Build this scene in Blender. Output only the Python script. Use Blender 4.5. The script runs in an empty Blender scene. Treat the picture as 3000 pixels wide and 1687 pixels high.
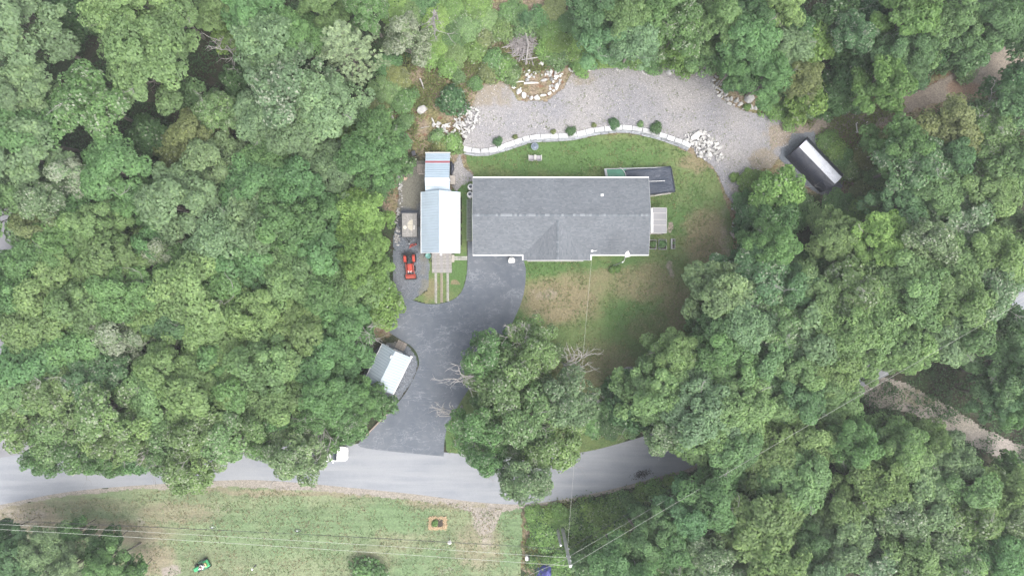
import bpy, bmesh, math, random
import numpy as np
from mathutils import Vector, Matrix
from mathutils.geometry import tessellate_polygon

# ------------------------------------------------------------------ camera, sky, sun, exposure
scn = bpy.context.scene
COL = scn.collection
H = 82.0                    # camera height above the yard (m)
S = 0.04                    # metres per photo pixel on the ground
CX, CY = 1500.0, 843.5
cam_d = bpy.data.cameras.new('camera')
cam = bpy.data.objects.new('camera', cam_d); COL.objects.link(cam)
cam.location = (0, 0, H)
cam_d.sensor_width = 36.0
cam_d.lens = 36.0 * H / (3000 * S)
cam_d.clip_start = 1.0; cam_d.clip_end = 2000.0
scn.camera = cam

SUN_AZ, SUN_EL = math.radians(138), math.radians(60)      # azimuth clockwise from north (photo up)
world = bpy.data.worlds.new('World'); scn.world = world; world.use_nodes = True
wn = world.node_tree; wn.nodes.clear()
sky = wn.nodes.new('ShaderNodeTexSky'); sky.sky_type = 'NISHITA'; sky.sun_disc = False
sky.sun_elevation = SUN_EL; sky.sun_rotation = SUN_AZ
sky.air_density = 1.0; sky.dust_density = 5.0; sky.ozone_density = 1.0
hs = wn.nodes.new('ShaderNodeHueSaturation'); hs.inputs['Saturation'].default_value = 0.40
bg = wn.nodes.new('ShaderNodeBackground'); bg.inputs['Strength'].default_value = 0.15
wo = wn.nodes.new('ShaderNodeOutputWorld')
wn.links.new(sky.outputs[0], hs.inputs['Color']); wn.links.new(hs.outputs[0], bg.inputs['Color'])
wn.links.new(bg.outputs[0], wo.inputs['Surface'])
sun_d = bpy.data.lights.new('sun', 'SUN'); sun_d.energy = 0.5; sun_d.angle = math.radians(50)
sun_d.color = (1.0, 0.965, 0.90)
sun = bpy.data.objects.new('sun', sun_d); COL.objects.link(sun)
sd = Vector((math.sin(SUN_AZ) * math.cos(SUN_EL), math.cos(SUN_AZ) * math.cos(SUN_EL), math.sin(SUN_EL)))
sun.rotation_euler = sd.to_track_quat('Z', 'Y').to_euler()
vs = scn.view_settings
vs.view_transform = 'Standard'; vs.look = 'None'; vs.gamma = 1.0; vs.use_curve_mapping = False
vs.exposure = 1.54
scn.render.engine = 'CYCLES'

# ------------------------------------------------------------------ helpers
def P(px, py, z=0.0):
    f = S * (H - z) / H
    return Vector(((px - CX) * f, (CY - py) * f, z))
def PL(v, z=0.0):            # length of v photo pixels at height z
    return v * S * (H - z) / H

def nz(x, y, seed=0):
    """value noise, vectorised"""
    x = np.asarray(x, float); y = np.asarray(y, float)
    xi = np.floor(x).astype(np.int64); yi = np.floor(y).astype(np.int64)
    xf = x - xi; yf = y - yi
    def h(a, b):
        n = (a * 374761393 + b * 668265263 + seed * 982451653) & 0x7fffffff
        n = ((n ^ (n >> 13)) * 1274126177) & 0x7fffffff
        return ((n ^ (n >> 16)) & 0xffff) / 65535.0
    u = xf * xf * (3 - 2 * xf); v = yf * yf * (3 - 2 * yf)
    return (h(xi, yi) * (1 - u) + h(xi + 1, yi) * u) * (1 - v) + (h(xi, yi + 1) * (1 - u) + h(xi + 1, yi + 1) * u) * v
def fbm(x, y, seed=0, oct=4):
    s = 0; a = 0.5; t = 0
    for i in range(oct):
        s = s + a * nz(x * 2 ** i, y * 2 ** i, seed + i * 17); t += a; a *= 0.5
    return s / t
def sstep(a, b, x):
    t = np.clip((x - a) / (b - a), 0, 1); return t * t * (3 - 2 * t)

WALL = [(1358, 436), (1372, 438), (1397, 443), (1422, 442), (1457, 436), (1483, 426), (1510, 417), (1535, 408), (1562, 402), (1590, 400),
        (1620, 399), (1648, 398), (1672, 396), (1699, 392), (1729, 384), (1752, 380), (1775, 377), (1801, 374), (1827, 373),
        (1850, 375), (1875, 379), (1900, 384), (1931, 394), (1953, 400), (1975, 408), (2003, 418), (2024, 429)]
_wx = np.array([-400, 1000, 1250] + [w[0] for w in WALL] + [2100, 2300, 2600, 3400], float)
_wy = np.array([520, 520, 480] + [w[1] for w in WALL] + [455, 480, 470, 420], float)
TER = 0.8
def hpx(px, py):
    """ground height from photo coordinates (at z=0)"""
    px = np.asarray(px, float); py = np.asarray(py, float)
    d = (np.interp(px, _wx, _wy) - py) * S
    out = np.maximum(0, np.maximum(1358 - px, px - 2024)) * S
    w = 0.22 + out * 0.8
    return TER * sstep(0.0, 1.0, (d + 0.1) / w)
def hz(x, y):
    return float(hpx(x / S + CX, CY - y / S))
def G(px, py, up=0.0):
    """point standing on the ground that shows at photo pixel px,py"""
    p = P(px, py, 0); z = hz(p.x, p.y); p = P(px, py, z); z = hz(p.x, p.y)
    return P(px, py, z + up)

class MB:
    def __init__(s): s.v = []; s.f = []
    def add(s, vs_, fs):
        o = len(s.v); s.v += [tuple(p) for p in vs_]; s.f += [tuple(i + o for i in f) for f in fs]; return s
    def box(s, x0, x1, y0, y1, z0, z1):
        return s.add([(x0, y0, z0), (x1, y0, z0), (x1, y1, z0), (x0, y1, z0), (x0, y0, z1), (x1, y0, z1), (x1, y1, z1), (x0, y1, z1)],
                     [(3, 2, 1, 0), (4, 5, 6, 7), (0, 1, 5, 4), (1, 2, 6, 5), (2, 3, 7, 6), (3, 0, 4, 7)])
    def cbox(s, c, d, rz=0.0, rx=0.0, ry=0.0):
        M = Matrix.Translation(c) @ Matrix.Rotation(rz, 4, 'Z') @ Matrix.Rotation(ry, 4, 'Y') @ Matrix.Rotation(rx, 4, 'X')
        b = MB().box(-d[0] / 2, d[0] / 2, -d[1] / 2, d[1] / 2, -d[2] / 2, d[2] / 2)
        return s.add([M @ Vector(p) for p in b.v], b.f)
    def prism(s, poly, z0, z1):
        n = len(poly)
        a = sum(poly[i][0] * poly[(i + 1) % n][1] - poly[(i + 1) % n][0] * poly[i][1] for i in range(n))
        if a < 0: poly = poly[::-1]
        vv = [(p[0], p[1], z0) for p in poly] + [(p[0], p[1], z1) for p in poly]
        return s.add(vv, [tuple(range(n - 1, -1, -1)), tuple(range(n, 2 * n))] + [(i, (i + 1) % n, n + (i + 1) % n, n + i) for i in range(n)])
    def extr(s, prof, axis_o, u, v, w, L):
        """profile points (a,b) in plane u,v at origin, extruded along w by L"""
        o = Vector(axis_o); u = Vector(u); v = Vector(v); w = Vector(w); n = len(prof)
        vv = [o + u * a + v * b for a, b in prof]; vv += [p + w * L for p in vv]
        return s.add(vv, [tuple(range(n - 1, -1, -1)), tuple(range(n, 2 * n))] + [(i, (i + 1) % n, n + (i + 1) % n, n + i) for i in range(n)])
    def tube(s, pts, r, n=6, cap=True):
        pts = [Vector(p) for p in pts]; k = len(pts)
        rs = r if isinstance(r, (list, tuple)) else [r] * k
        vv = []; ff = []
        up = Vector((0, 0, 1))
        for i, p in enumerate(pts):
            t = (pts[min(i + 1, k - 1)] - pts[max(i - 1, 0)])
            t = t.normalized() if t.length > 1e-9 else Vector((0, 0, 1))
            a = t.cross(up) if abs(t.z) < 0.95 else t.cross(Vector((1, 0, 0)))
            a.normalize(); b = t.cross(a)
            for j in range(n):
                an = 2 * math.pi * j / n
                vv.append(p + (a * math.cos(an) + b * math.sin(an)) * rs[i])
        for i in range(k - 1):
            for j in range(n):
                ff.append((i * n + j, i * n + (j + 1) % n, (i + 1) * n + (j + 1) % n, (i + 1) * n + j))
        if cap: ff += [tuple(range(n)), tuple(range((k - 1) * n, k * n))]
        return s.add(vv, ff)
    def lathe(s, c, prof, n=16, axis='Z'):
        vv = []; ff = []; k = len(prof)
        for (r, z) in prof:
            for j in range(n):
                a = 2 * math.pi * j / n; q = (r * math.cos(a), r * math.sin(a), z)
                if axis == 'X': q = (z, q[0], q[1])
                if axis == 'Y': q = (q[0], z, q[1])
                vv.append((c[0] + q[0], c[1] + q[1], c[2] + q[2]))
        for i in range(k - 1):
            for j in range(n): ff.append((i * n + j, i * n + (j + 1) % n, (i + 1) * n + (j + 1) % n, (i + 1) * n + j))
        ff += [tuple(range(n)), tuple(range((k - 1) * n, k * n))]
        return s.add(vv, ff)
    def mesh(s, name, bevel=0.0, smooth=False):
        bm = bmesh.new()
        vl = [bm.verts.new(p) for p in s.v]
        for f in s.f:
            try: bm.faces.new([vl[i] for i in f])
            except ValueError: pass
        bmesh.ops.recalc_face_normals(bm, faces=bm.faces[:])
        if bevel > 0:
            bmesh.ops.bevel(bm, geom=bm.edges[:] , offset=bevel, segments=2, affect='EDGES', profile=0.6)
        me = bpy.data.meshes.new(name); bm.to_mesh(me); bm.free()
        if smooth:
            for p in me.polygons: p.use_smooth = True
        return me
    def build(s, name, mat, parent=None, bevel=0.0, smooth=False):
        return obj(name, s.mesh(name, bevel, smooth), mat, parent)

def obj(name, me, mat=None, parent=None):
    if mat is not None and len(me.materials) == 0: me.materials.append(mat)
    o = bpy.data.objects.new(name, me); COL.objects.link(o)
    if parent is not None: o.parent = parent
    return o
def empty(name, loc=(0, 0, 0), rz=0.0):
    o = bpy.data.objects.new(name, None); COL.objects.link(o)
    o.location = loc; o.rotation_euler = (0, 0, rz); o.empty_display_size = 0.3
    return o
def tag(o, label=None, cat=None, group=None, kind=None):
    if label: o['label'] = label
    if cat: o['category'] = cat
    if group: o['group'] = group
    if kind: o['kind'] = kind
    return o
def copy(o, parent=None):
    c = o.copy(); COL.objects.link(c); c.parent = parent
    return c
def setcol(o, c): o.color = (c[0], c[1], c[2], 1.0); return o

# ------------------------------------------------------------------ materials
class NT:
    def __init__(s, name):
        s.m = bpy.data.materials.new(name); s.m.use_nodes = True; s.t = s.m.node_tree; s.t.nodes.clear()
        s.out = s.n('ShaderNodeOutputMaterial')
        g = s.n('ShaderNodeNewGeometry'); s.pos = g.outputs['Position']
    def n(s, k): return s.t.nodes.new(k)
    def set(s, sock, v):
        if hasattr(v, 'is_linked') or isinstance(v, bpy.types.NodeSocket): s.t.links.new(v, sock)
        elif isinstance(v, (tuple, list)) and len(v) == 3 and sock.type == 'RGBA': sock.default_value = (*v, 1)
        else: sock.default_value = v
    def obj_co(s):
        return s.n('ShaderNodeTexCoord').outputs['Object']
    def noise(s, scale, detail=3, co=None, rough=0.55, dist=0.0):
        k = s.n('ShaderNodeTexNoise'); s.set(k.inputs['Vector'], co or s.pos)
        k.inputs['Scale'].default_value = scale; k.inputs['Detail'].default_value = detail
        k.inputs['Roughness'].default_value = rough; k.inputs['Distortion'].default_value = dist
        return k.outputs[0]
    def voro(s, scale, co=None, feat='F1', out='Color', rnd=1.0):
        k = s.n('ShaderNodeTexVoronoi'); k.feature = feat; s.set(k.inputs['Vector'], co or s.pos)
        k.inputs['Scale'].default_value = scale; k.inputs['Randomness'].default_value = rnd
        return k.outputs[out]
    def attr(s, name, out='Fac'):
        k = s.n('ShaderNodeAttribute'); k.attribute_name = name; return k.outputs[out]
    def math(s, op, a, b=0.0, clamp=False):
        k = s.n('ShaderNodeMath'); k.operation = op; k.use_clamp = clamp
        s.set(k.inputs[0], a); s.set(k.inputs[1], b); return k.outputs[0]
    def rng(s, v, a, b, c=0.0, d=1.0, smooth=True):
        k = s.n('ShaderNodeMapRange'); k.interpolation_type = 'SMOOTHSTEP' if smooth else 'LINEAR'
        s.set(k.inputs[0], v)
        for i, q in enumerate((a, b, c, d)): k.inputs[i + 1].default_value = q
        return k.outputs[0]
    def mix(s, f, a, b, mode='MIX'):
        k = s.n('ShaderNodeMix'); k.data_type = 'RGBA'; k.blend_type = mode
        s.set(k.inputs[0], f); s.set(k.inputs[6], a); s.set(k.inputs[7], b); return k.outputs[2]
    def grey(s, v):
        k = s.n('ShaderNodeCombineColor')
        for i in range(3): s.set(k.inputs[i], v)
        return k.outputs[0]
    def scaleco(s, sx, sy, sz, co=None):
        k = s.n('ShaderNodeMapping'); s.set(k.inputs['Vector'], co or s.pos); k.inputs['Scale'].default_value = (sx, sy, sz)
        return k.outputs[0]
    def bump(s, h, strength=0.5, dist=0.02):
        k = s.n('ShaderNodeBump'); k.inputs['Strength'].default_value = strength; k.inputs['Distance'].default_value = dist
        s.set(k.inputs['Height'], h); return k.outputs[0]
    def pbr(s, base, rough=0.7, metal=0.0, normal=None, spec=0.5):
        k = s.n('ShaderNodeBsdfPrincipled'); s.set(k.inputs['Base Color'], base); s.set(k.inputs['Roughness'], rough)
        k.inputs['Metallic'].default_value = metal; k.inputs['Specular IOR Level'].default_value = spec
        if normal is not None: s.set(k.inputs['Normal'], normal)
        return k.outputs[0]
    def end(s, sh): s.t.links.new(sh, s.out.inputs['Surface']); return s.m

_M = {}
def mat(name, c, rough=0.6, metal=0.0, var=0.18, sc=2.0, fine=14.0, bump=0.0, spec=0.5):
    if name in _M: return _M[name]
    t = NT(name)
    a = t.noise(sc, 4); b = t.noise(fine, 2)
    f = t.math('ADD', t.math('MULTIPLY', a, 0.65), t.math('MULTIPLY', b, 0.35))
    base = t.mix(1.0, c, t.grey(t.rng(f, 0.25, 0.75, 1 - var, 1 + var)), 'MULTIPLY')
    nrm = t.bump(b, bump, 0.01) if bump else None
    _M[name] = t.end(t.pbr(base, t.rng(a, 0.3, 0.7, max(0.05, rough - 0.1), min(1, rough + 0.1)), metal, nrm, spec))
    return _M[name]

def m_object_tinted(name, rough=0.8, var=0.32, sc=3.0, fine=18.0, bump=0.4):
    t = NT(name); oc = t.n('ShaderNodeObjectInfo')
    a = t.noise(sc, 4); b = t.noise(fine, 3)
    f = t.math('ADD', t.math('MULTIPLY', a, 0.6), t.math('MULTIPLY', b, 0.4))
    base = t.mix(1.0, oc.outputs['Color'], t.grey(t.rng(f, 0.25, 0.75, 1 - var, 1 + var)), 'MULTIPLY')
    return t.end(t.pbr(base, rough, 0.0, t.bump(b, bump, 0.03), 0.3))
M_STONE = m_object_tinted('stone')
M_WOODT = m_object_tinted('weathered_wood', 0.8, 0.3, 5.0, 30.0)

def m_grass(name, lush, mid, dry, bare, streak=0.0):
    t = NT(name)
    n1 = t.noise(0.22, 4); n2 = t.noise(1.3, 5, rough=0.65); n3 = t.noise(9.0, 3, rough=0.7); n4 = t.noise(30.0, 2)
    wd = t.attr('dry'); wb = t.attr('bare'); wl = t.attr('lush')
    c = t.mix(t.rng(t.math('ADD', t.math('ADD', n1, wl), t.math('MULTIPLY', n2, 0.5)), 0.55, 1.15), mid, lush)
    mixn = t.math('ADD', t.math('MULTIPLY', n2, 0.55), t.math('MULTIPLY', n3, 0.45))
    fd = t.rng(t.math('ADD', wd, mixn), 0.62, 1.12)
    c = t.mix(fd, c, dry)
    fb = t.rng(t.math('ADD', wb, mixn), 0.85, 1.2)
    c = t.mix(fb, c, bare)
    blot = t.rng(t.noise(3.2, 3, rough=0.7), 0.62, 0.74)
    c = t.mix(t.math('MULTIPLY', blot, 0.4), c, (dry[0] * 1.1, dry[1] * 1.08, dry[2]))
    g = t.math('ADD', t.math('MULTIPLY', t.noise(4.2, 4, rough=0.75), 0.6), t.math('MULTIPLY', n3, 0.4))
    c = t.mix(1.0, c, t.grey(t.rng(g, 0.3, 0.7, 0.66, 1.36)), 'MULTIPLY')
    c = t.mix(t.rng(t.noise(6.5, 3, rough=0.7), 0.6, 0.78, 0, 0.45), c, (dry[0] * 1.5, dry[1] * 1.55, dry[2] * 1.5))
    if streak:
        sn = t.noise(1.0, 3, t.scaleco(0.10, 1.7, 1.0), 0.6)
        c = t.mix(1.0, c, t.grey(t.rng(sn, 0.35, 0.65, 1 - streak, 1 + streak)), 'MULTIPLY')
    return t.end(t.pbr(c, 0.9, 0, t.bump(n4, 0.6, 0.04), 0.15))
M_LAWN = m_grass('lawn_grass', (0.078, 0.140, 0.046), (0.130, 0.165, 0.066), (0.190, 0.165, 0.098), (0.245, 0.215, 0.175))
M_LAWN2 = m_grass('meadow_grass', (0.125, 0.180, 0.092), (0.172, 0.200, 0.115), (0.210, 0.188, 0.130), (0.265, 0.235, 0.205), 0.11)

def m_gravel(name, c1, c2, c3, fine=11.0):
    t = NT(name)
    n1 = t.noise(0.18, 4); n2 = t.noise(1.0, 4); v = t.voro(fine); v2 = t.voro(fine * 2.3)
    wa = t.attr('dirt')
    sep = t.n('ShaderNodeSeparateColor'); t.set(sep.inputs[0], v)
    sep2 = t.n('ShaderNodeSeparateColor'); t.set(sep2.inputs[0], v2)
    c = t.mix(t.rng(n1, 0.35, 0.65), c1, c2)
    c = t.mix(t.rng(t.math('ADD', wa, t.math('MULTIPLY', n2, 0.7)), 0.55, 1.0), c, c3)
    g = t.math('ADD', t.math('MULTIPLY', sep.outputs[0], 0.55), t.math('MULTIPLY', sep2.outputs[1], 0.45))
    c = t.mix(1.0, c, t.grey(t.rng(g, 0.05, 0.95, 0.62, 1.38, False)), 'MULTIPLY')
    return t.end(t.pbr(c, 0.85, 0, t.bump(t.voro(fine, out='Distance'), 0.5, 0.03), 0.25))
M_GRAVEL = m_gravel('pale_gravel', (0.200, 0.198, 0.210), (0.250, 0.240, 0.236), (0.215, 0.188, 0.150))
M_GRAVEL_D = m_gravel('blue_grey_gravel', (0.105, 0.120, 0.140), (0.130, 0.140, 0.155), (0.150, 0.147, 0.122))
M_PATH = m_gravel('dirt_track', (0.215, 0.185, 0.150), (0.18, 0.150, 0.122), (0.20, 0.135, 0.095), 8.0)
M_SHOULDER = m_gravel('shoulder_grit', (0.25, 0.225, 0.20), (0.23, 0.21, 0.175), (0.17, 0.16, 0.09), 9.0)

def m_floor():
    t = NT('forest_floor')
    n1 = t.noise(0.3, 4); n2 = t.noise(2.2, 5, rough=0.7); v = t.voro(7.0)
    sep = t.n('ShaderNodeSeparateColor'); t.set(sep.inputs[0], v)
    c = t.mix(t.rng(n1, 0.38, 0.62), (0.040, 0.038, 0.026), (0.034, 0.054, 0.024))
    c = t.mix(t.rng(n2, 0.5, 0.7), c, (0.055, 0.046, 0.033))
    sc = t.math('ADD', t.attr('scrub'), t.math('MULTIPLY', t.math('SUBTRACT', n2, 0.5), 0.9))
    tan = t.mix(t.rng(t.noise(0.7, 4), 0.4, 0.62), (0.205, 0.165, 0.120), (0.150, 0.140, 0.070))
    tan = t.mix(t.rng(t.noise(1.6, 4), 0.56, 0.66), tan, (0.150, 0.085, 0.055))
    c = t.mix(t.rng(sc, 0.35, 0.75), c, tan)
    c = t.mix(1.0, c, t.grey(t.rng(sep.outputs[0], 0, 1, 0.6, 1.4, False)), 'MULTIPLY')
    return t.end(t.pbr(c, 0.95, 0, t.bump(n2, 0.6, 0.08), 0.1))
M_FLOOR = m_floor()

def m_asphalt(name, c1, c2, lines):
    t = NT(name)
    n1 = t.noise(0.16, 4); n2 = t.noise(1.1, 5, rough=0.6); n3 = t.noise(22.0, 2)
    c = t.mix(t.rng(t.math('ADD', t.math('MULTIPLY', n1, 0.65), t.math('MULTIPLY', n2, 0.35)), 0.36, 0.64), c1, c2)
    if lines:
        # pale scuffed squeegee streaks: thin wandering lines, stronger in patches
        k = t.n('ShaderNodeMapping'); t.set(k.inputs['Vector'], t.pos); k.inputs['Rotation'].default_value = (0, 0, math.radians(-62)); k.inputs['Scale'].default_value = (0.38, 1.0, 1.0)
        w = t.noise(0.9, 4, k.outputs[0], 0.6, 0.6)
        ln = t.rng(t.math('ABSOLUTE', t.math('SUBTRACT', w, 0.5)), 0.0, 0.016, 1.0, 0.0)
        k2 = t.n('ShaderNodeMapping'); t.set(k2.inputs['Vector'], t.pos); k2.inputs['Rotation'].default_value = (0, 0, math.radians(-75)); k2.inputs['Location'].default_value = (7.3, 2.1, 0); k2.inputs['Scale'].default_value = (0.3, 1.3, 1.0)
        w2 = t.noise(0.8, 3, k2.outputs[0], 0.6, 0.4)
        l2 = t.rng(t.math('ABSOLUTE', t.math('SUBTRACT', w2, 0.47)), 0.0, 0.012, 1.0, 0.0)
        msk = t.rng(t.noise(0.5, 3), 0.40, 0.62)
        wv = t.n('ShaderNodeMix'); wv.data_type = 'VECTOR'; wv.inputs[0].default_value = 0.5; dn = t.n('ShaderNodeTexNoise'); dn.inputs['Scale'].default_value = 0.9; dn.inputs['Detail'].default_value = 4; t.set(dn.inputs['Vector'], t.pos)
        va = t.n('ShaderNodeVectorMath'); va.operation = 'MULTIPLY_ADD'; t.set(va.inputs[0], dn.outputs['Color']); va.inputs[1].default_value = (2.2, 2.2, 0); t.set(va.inputs[2], k.outputs[0])
        cr_ = t.rng(t.voro(0.75, va.outputs[0], 'DISTANCE_TO_EDGE', 'Distance'), 0.0, 0.035, 1.0, 0.0)
        cr_ = t.math('MULTIPLY', cr_, t.rng(t.noise(0.35, 3), 0.38, 0.6))
        c = t.mix(t.math('MULTIPLY', t.math('MULTIPLY', t.math('MAXIMUM', ln, l2), msk), 0.34), c, (0.34, 0.36, 0.385))
        c = t.mix(t.math('MULTIPLY', cr_, 0.30), c, (0.32, 0.34, 0.365))
    else:
        k = t.n('ShaderNodeMapping'); t.set(k.inputs['Vector'], t.pos); k.inputs['Scale'].default_value = (0.12, 1.6, 1)
        c = t.mix(t.rng(t.noise(0.9, 3, k.outputs[0]), 0.35, 0.7), c, (c2[0] * 1.08, c2[1] * 1.07, c2[2] * 1.05))
    c = t.mix(1.0, c, t.grey(t.rng(n3, 0.3, 0.7, 0.92, 1.08)), 'MULTIPLY')
    return t.end(t.pbr(c, 0.8, 0, t.bump(n3, 0.3, 0.01), 0.35))
M_DRIVE = m_asphalt('sealed_asphalt', (0.084, 0.098, 0.120), (0.122, 0.135, 0.154), True)
M_ROAD = m_asphalt('bleached_asphalt', (0.190, 0.203, 0.224), (0.228, 0.239, 0.256), False)

def m_leaf(name, trans=0.42, rough=0.55):
    t = NT(name); oc = t.n('ShaderNodeObjectInfo')
    ti = t.attr('tint'); pl = t.attr('pale')
    c = t.mix(1.0, oc.outputs['Color'], t.grey(t.rng(ti, 0, 1, 0.62, 1.42, False)), 'MULTIPLY')
    c = t.mix(t.rng(ti, 0.45, 1.0, 0, 0.5), c, t.mix(1.0, c, (1.16, 1.04, 0.88), 'MULTIPLY'))
    c = t.mix(pl, c, (0.42, 0.45, 0.36))
    a = t.pbr(c, rough, 0, None, 0.35)
    b = t.n('ShaderNodeBsdfTranslucent'); t.set(b.inputs[0], t.mix(1.0, c, (1.05, 1.2, 0.75), 'MULTIPLY'))
    k = t.n('ShaderNodeMixShader'); k.inputs[0].default_value = trans
    t.t.links.new(a, k.inputs[1]); t.t.links.new(b.outputs[0], k.inputs[2])
    return t.end(k.outputs[0])
M_LEAF = m_leaf('leaf')
M_NEEDLE = m_leaf('needle', 0.2, 0.6)
M_BARK = mat('bark', (0.185, 0.165, 0.145), 0.9, var=0.35, sc=1.5, fine=9)
M_DEAD = mat('dead_wood', (0.30, 0.285, 0.27), 0.85, var=0.25, sc=2, fine=12)

# ------------------------------------------------------------------ the ground
def blob(px, py, lst):
    w = np.zeros_like(px)
    px, py = px + 34 * (fbm(px / 30, py / 30, 91, 4) - .5), py + 34 * (fbm(px / 30, py / 30, 57, 4) - .5)
    for (bx, by, rx, ry, k) in lst:
        d = np.sqrt(((px - bx) / rx) ** 2 + ((py - by) / ry) ** 2)
        w = np.maximum(w, k * sstep(1.35, 0.45, d)) if k > 0 else w + k * sstep(1.35, 0.45, d)
    return w
def poly_sd(px, py, poly):
    """signed distance in pixels, positive inside"""
    q = np.array(poly, float); n = len(q)
    d = np.full(px.shape, 1e9); ins = np.zeros(px.shape, bool)
    for i in range(n):
        ax, ay = q[i]; bx, by = q[(i + 1) % n]
        ex, ey = bx - ax, by - ay; L = ex * ex + ey * ey + 1e-9
        t = np.clip(((px - ax) * ex + (py - ay) * ey) / L, 0, 1)
        d = np.minimum(d, np.hypot(px - ax - t * ex, py - ay - t * ey))
        if ay != by:
            c = ((ay > py) != (by > py)) & (px < (bx - ax) * (py - ay) / (by - ay) + ax)
            ins ^= c
    return np.where(ins, d, -d)
def smooth(pts, n=6, closed=True):
    out = []; k = len(pts)
    rng_ = range(k) if closed else range(k - 1)
    for i in rng_:
        if closed: p0, p1, p2, p3 = (pts[(i + j - 1) % k] for j in range(4))
        else: p0, p1, p2, p3 = pts[max(i - 1, 0)], pts[i], pts[i + 1], pts[min(i + 2, k - 1)]
        for j in range(n):
            t = j / n
            out.append(tuple(0.5 * (2 * p1[m] + (p2[m] - p0[m]) * t + (2 * p0[m] - 5 * p1[m] + 4 * p2[m] - p3[m]) * t * t + (3 * p1[m] - p0[m] - 3 * p2[m] + p3[m]) * t ** 3) for m in (0, 1)))
    if not closed: out.append(tuple(pts[-1]))
    return out
def grid_mesh(name, X, Y, Z, keep, attrs):
    ny, nx = X.shape
    idx = np.full(X.shape, -1); idx[keep] = np.arange(keep.sum())
    a, b, c, d = idx[:-1, :-1], idx[:-1, 1:], idx[1:, 1:], idx[1:, :-1]
    ok = (a >= 0) & (b >= 0) & (c >= 0) & (d >= 0)
    F = np.stack([a[ok], d[ok], c[ok], b[ok]], 1)
    V = np.stack([X[keep], Y[keep], Z[keep]], 1)
    me = bpy.data.meshes.new(name); nf = len(F)
    me.vertices.add(len(V)); me.vertices.foreach_set('co', V.astype(np.float32).ravel())
    me.loops.add(nf * 4); me.loops.foreach_set('vertex_index', F.astype(np.int32).ravel())
    me.polygons.add(nf); me.polygons.foreach_set('loop_start', np.arange(0, nf * 4, 4, dtype=np.int32))
    me.polygons.foreach_set('loop_total', np.full(nf, 4, dtype=np.int32))
    me.update(calc_edges=True); me.validate()
    for k, w in attrs.items():
        at = me.attributes.new(k, 'FLOAT', 'POINT'); at.data.foreach_set('value', w[keep].astype(np.float32))
    me.polygons.foreach_set('use_smooth', np.ones(nf, bool))
    return me
def sheet(name, poly, material, z, cell=0.16, rag=8.0, attrs=None, seed=1, kind='structure'):
    q = np.array(poly, float); c = cell / S; m = rag + 4
    xs = np.arange(q[:, 0].min() - m, q[:, 0].max() + m, c); ys = np.arange(q[:, 1].min() - m, q[:, 1].max() + m, c)
    PX, PY = np.meshgrid(xs, ys)
    sdv = poly_sd(PX, PY, poly) + rag * 2 * (fbm(PX / 22, PY / 22, seed, 5) - 0.5)
    keep = sdv > 0
    Z = hpx(PX, PY) + z
    at = {k: blob(PX, PY, v) for k, v in (attrs or {}).items()}
    me = grid_mesh(name, (PX - CX) * S, (CY - PY) * S, Z, keep, at)
    return tag(obj(name, me, material), kind=kind)
def slab(name, poly, material, z, kind='structure'):
    pts = [P(a, b) for a, b in poly]; tri = tessellate_polygon([pts])
    me = bpy.data.meshes.new(name); me.from_pydata([(p.x, p.y, z) for p in pts], [], [t for t in tri]); me.update()
    bm = bmesh.new(); bm.from_mesh(me)
    for f in bm.faces:
        if f.normal.z < 0: f.normal_flip()
    bm.to_mesh(me); bm.free()
    return tag(obj(name, me, material), kind=kind)

# base ground to the horizon
gx = np.concatenate([[-900, -500, -250, -140], np.arange(-90, 90.1, 0.7), [140, 250, 500, 900]])
gy = np.concatenate([[-900, -500, -250, -120], np.arange(-60, 60.1, 0.7), [120, 250, 500, 900]])
GX, GY = np.meshgrid(gx, gy); GPX = GX / S + CX; GPY = CY - GY / S
gz = hpx(GPX, GPY) - 0.05
dw = (np.interp(GPX, _wx, _wy) - GPY) * S
inx = (GPX > 1330) & (GPX < 2060)
gz = np.where(inx & (dw > -0.5) & (dw < 2.0), -0.05, gz)
gz = gz + np.where((np.abs(GX) < 90) & (np.abs(GY) < 60), 0, 0.0)
scrub = blob(GPX, GPY, [(1240, 320, 120, 150, 1), (1400, 200, 130, 140, .9), (1530, 120, 160, 150, .75), (1300, 420, 90, 60, 1), (2890, 200, 170, 110, .8),
    (2560, 420, 120, 70, .8), (2460, 560, 90, 90, .6), (2130, 620, 60, 120, .9), (1590, 1520, 80, 90, .9), (1570, 1620, 60, 80, 1), (2180, 270, 90, 70, .8),
    (1110, 960, 50, 40, .8), (1030, 1000, 40, 40, .5), (2480, 200, 80, 60, .4), (600, 300, 80, 60, .4), (1900, 1480, 150, 40, .5), (1150, 560, 40, 100, .8), (1570, 235, 90, 60, 1), (2150, 250, 80, 70, .9), (2480, 480, 120, 120, .9), (1500, 60, 200, 120, .8), (2700, 260, 120, 60, .7)])
GPOLY = [(1322, 545), (1345, 440), (1360, 360), (1402, 262), (1490, 250), (1520, 300), (1600, 300), (1668, 222), (1760, 196), (1900, 196), (2084, 190), (2100, 290), (2200, 336), (2290, 360), (2340, 392), (2262, 492), (2178, 540), (2158, 600), (2120, 560), (2040, 456), (1801, 376), (1562, 404), (1375, 441)]
scrub = np.maximum(scrub, .95 * sstep(-70, -8, poly_sd(GPX, GPY, GPOLY)))
scrub = np.maximum(scrub, .9 * sstep(-40, 0, poly_sd(GPX, GPY, [(1358, 448), (1830, 389), (2024, 446), (2112, 540), (2146, 650), (2150, 720), (2135, 850), (2080, 950), (1900, 1120), (1760, 1195), (1500, 1300), (1395, 760)])))
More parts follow.
